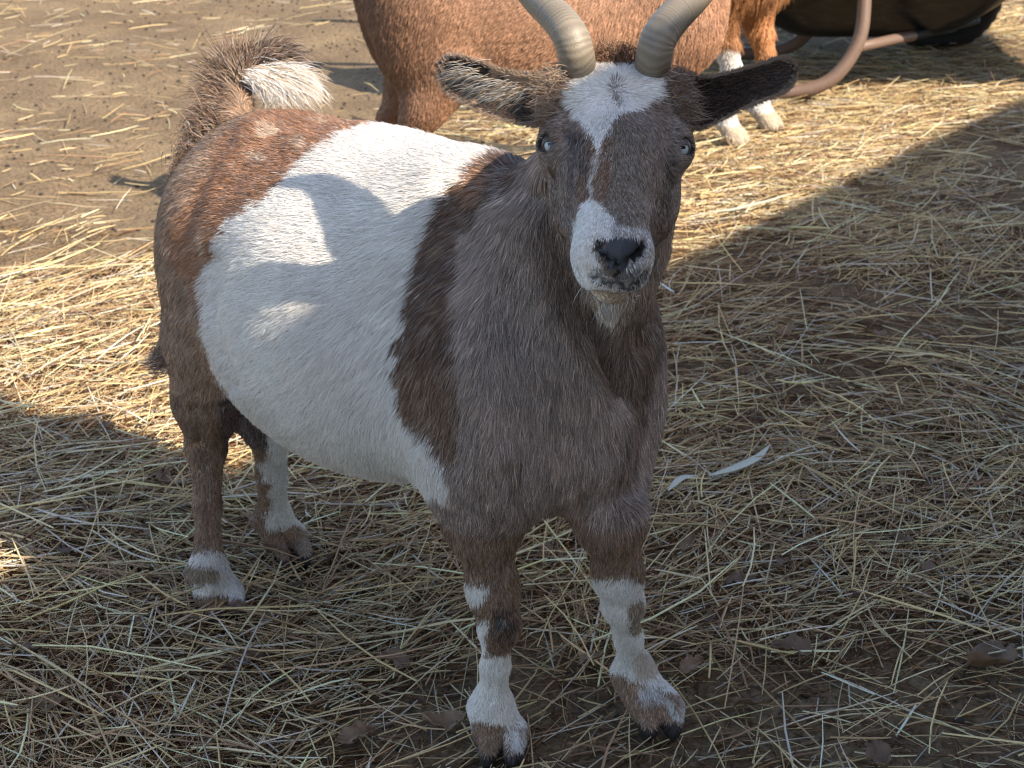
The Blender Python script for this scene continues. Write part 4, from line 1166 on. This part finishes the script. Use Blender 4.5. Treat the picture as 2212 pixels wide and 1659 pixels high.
# ------------------------------------------------------------------ dead leaves and husks lying on the straw
lvm, lvt, lvb = new_mat("dead leaf")
oi = lvt.nodes.new('ShaderNodeObjectInfo'); cl = lvt.nodes.new('ShaderNodeValToRGB')
cl.color_ramp.elements[0].color = (.13, .072, .042, 1); cl.color_ramp.elements[1].color = (.33, .20, .115, 1)
lvt.links.new(oi.outputs['Random'], cl.inputs[0]); nl = lvt.nodes.new('ShaderNodeTexNoise'); nl.inputs['Scale'].default_value = 80; nl.inputs['Detail'].default_value = 5
ml = lvt.nodes.new('ShaderNodeMix'); ml.data_type = 'RGBA'; ml.blend_type = 'MULTIPLY'; ml.inputs[0].default_value = .6
lvt.links.new(cl.outputs[0], ml.inputs[6]); lvt.links.new(nl.outputs['Color'], ml.inputs[7]); lvt.links.new(ml.outputs[2], lvb.inputs['Base Color']); lvb.inputs['Roughness'].default_value = .7
def leaf(px, py, size, rot, seed, lift=.030, asp=.55):
    size *= .66
    r = random.Random(seed); p = WH(px, py, .012); nu_, nv_ = 25, 13; V = []
    ph, cu, tw = r.uniform(0, 6), r.uniform(.15, .5), r.uniform(-.3, .3)
    for i in range(nu_):
        u = i / (nu_ - 1)
        wd = (math.sin(math.pi * min(1, u ** .8)) ** .8) * asp * size * .5 * (1 + .22 * math.sin(u * 17 + ph) + .1 * math.sin(u * 41 + ph))
        for j in range(nv_):
            v = j / (nv_ - 1) * 2 - 1
            x = (u - .5) * size; y = v * wd + .08 * size * math.sin(u * 3 + ph)
            z = lift + cu * size * (abs(v) ** 2) * .35 * (.4 + u) + .07 * size * math.sin(u * 7 + ph) + tw * y + .02 * size * math.sin(v * 9 + u * 20) + .035 * size * abs(math.sin((u * 9 + abs(v) * 2.2))) - .05 * size * math.exp(-(v * 6) ** 2)
            V.append((x, y, z))
    V = np.array(V); Fq = np.array([(i * nv_ + j, (i + 1) * nv_ + j, (i + 1) * nv_ + j + 1, i * nv_ + j + 1) for i in range(nu_ - 1) for j in range(nv_ - 1)])
    o = mesh_np("dead_leaf", V, Fq, lvm); o.location = (p[0], p[1], float(ground_h(p[0], p[1]))); o.rotation_euler = (r.uniform(-.25, .25), r.uniform(-.25, .25), rot)
    sl = o.modifiers.new("thickness", 'SOLIDIFY'); sl.thickness = .0006
    if size > .075: tag(o, "largest curled brown leaf, on the shaded straw near the right edge", "leaf", "dead leaves lying in the straw")
    else: tag(o, "small crumpled dry brown leaf lying in the shaded straw", "leaf", "dead leaves lying in the straw")
spots = [(355, 1035, .075), (735, 1195, .065), (963, 1562, .070), (742, 1092, .05), (640, 870, .05), (1492, 1432, .050), (1715, 1425, .075), (640, 1265, .04), (2120, 1440, .12),
         (1855, 1300, .045), (1600, 1260, .06), (1180, 1190, .05), (1840, 1125, .05), (1320, 1180, .04), (1535, 1350, .04), (2040, 1090, .04), (530, 1420, .07), (110, 1530, .06),
         (215, 1110, .05), (140, 1200, .05), (300, 1360, .06), (1905, 1630, .07), (1580, 620, .07), (1700, 720, .06), (1905, 740, .06), (1460, 1395, .045), (850, 1440, .06),
         (1500, 1180, .05), (1290, 1440, .05), (1800, 950, .05), (2080, 760, .05), (2160, 930, .05), (1620, 1520, .06), (240, 930, .05), (60, 1420, .06), (760, 1600, .07), (1700, 1235, .05), (2000, 1240, .045), (1960, 1180, .05)]
for k, (a, b, s_) in enumerate(spots): leaf(a, b, s_, random.uniform(0, 6.28), 100 + k, lift=.018 + .014 * random.random())
# wide pale husk blades
hkm, _, hkb = new_mat("pale husk"); hkb.inputs['Base Color'].default_value = (.50, .48, .37, 1); hkb.inputs['Roughness'].default_value = .6
def blade(pts, wd, label, lift=.035):
    P_ = spline([WH(a, b, .0) + np.array([0, 0, 0]) for a, b in pts], 24); P_[:, 2] = ground_h(P_[:, 0], P_[:, 1]) + lift 
    T = np.gradient(P_, axis=0); T /= np.linalg.norm(T, axis=1)[:, None]; Sx = np.cross(T, [0, 0, 1.0]); u = np.linspace(0, 1, 24)
    w_ = wd * .5 * np.clip(np.sin(np.pi * np.clip(u * .9 + .07, 0, 1)), .15, 1); V = []
    for i in range(24):
        for v in (-1, -.4, .4, 1): V.append(P_[i] + Sx[i] * v * w_[i] + np.array([0, 0, .0025 * abs(v)]))
    V = np.array(V); Fq = np.array([(i * 4 + j, (i + 1) * 4 + j, (i + 1) * 4 + j + 1, i * 4 + j + 1) for i in range(23) for j in range(3)])
    c = V.mean(0); c[2] = 0; o = mesh_np("dry_blade", V - c, Fq, hkm); o.location = tuple(c)
    sl = o.modifiers.new("thickness", 'SOLIDIFY'); sl.thickness = .0005
    tag(o, label, "dry blade")
blade([(1442, 1102), (1470, 1075), (1505, 1068)], .012, "short pale wide blade lying right of the goat's left foreleg")
blade([(1530, 1068), (1580, 1052), (1630, 1030), (1660, 1005)], .016, "long pale curled blade among the shaded straw right of the goat's chest")
blade([(1530, 485), (1580, 480), (1650, 468), (1710, 455)], .014, "straight pale green blade on the sunlit straw by the shadow edge")
# droppings and crumbs of earth on the bare dirt
dm, _, db = new_mat("dark crumbs"); db.inputs['Base Color'].default_value = (.035, .024, .018, 1); db.inputs['Roughness'].default_value = .8
Vs, Fs, o_ = [], [], 0
ico = []
Vb, Fb = uv_sphere(1.0, 8)
for k in range(1500):
    if k < 1000: x, y = rng.uniform(-1.6, .0), rng.uniform(2.4, 6.5)
    else: x, y = rng.uniform(-1.2, 1.6), rng.uniform(1.3, 6)
    r_ = rng.uniform(.0018, .0055); v = Vb * np.array([r_ * rng.uniform(.8, 1.5), r_, r_ * .8]); a = rng.uniform(0, 6.28)
    v = v @ np.array([[math.cos(a), math.sin(a), 0], [-math.sin(a), math.cos(a), 0], [0, 0, 1]])
    Vs.append(v + np.array([x, y, float(ground_h(x, y)) + r_ * .4])); Fs.append(Fb + o_); o_ += len(Vb)
tag(mesh_np("droppings", np.concatenate(Vs), np.concatenate(Fs), dm), "small dark droppings and crumbs scattered on the bare dirt", "droppings", kind='stuff')
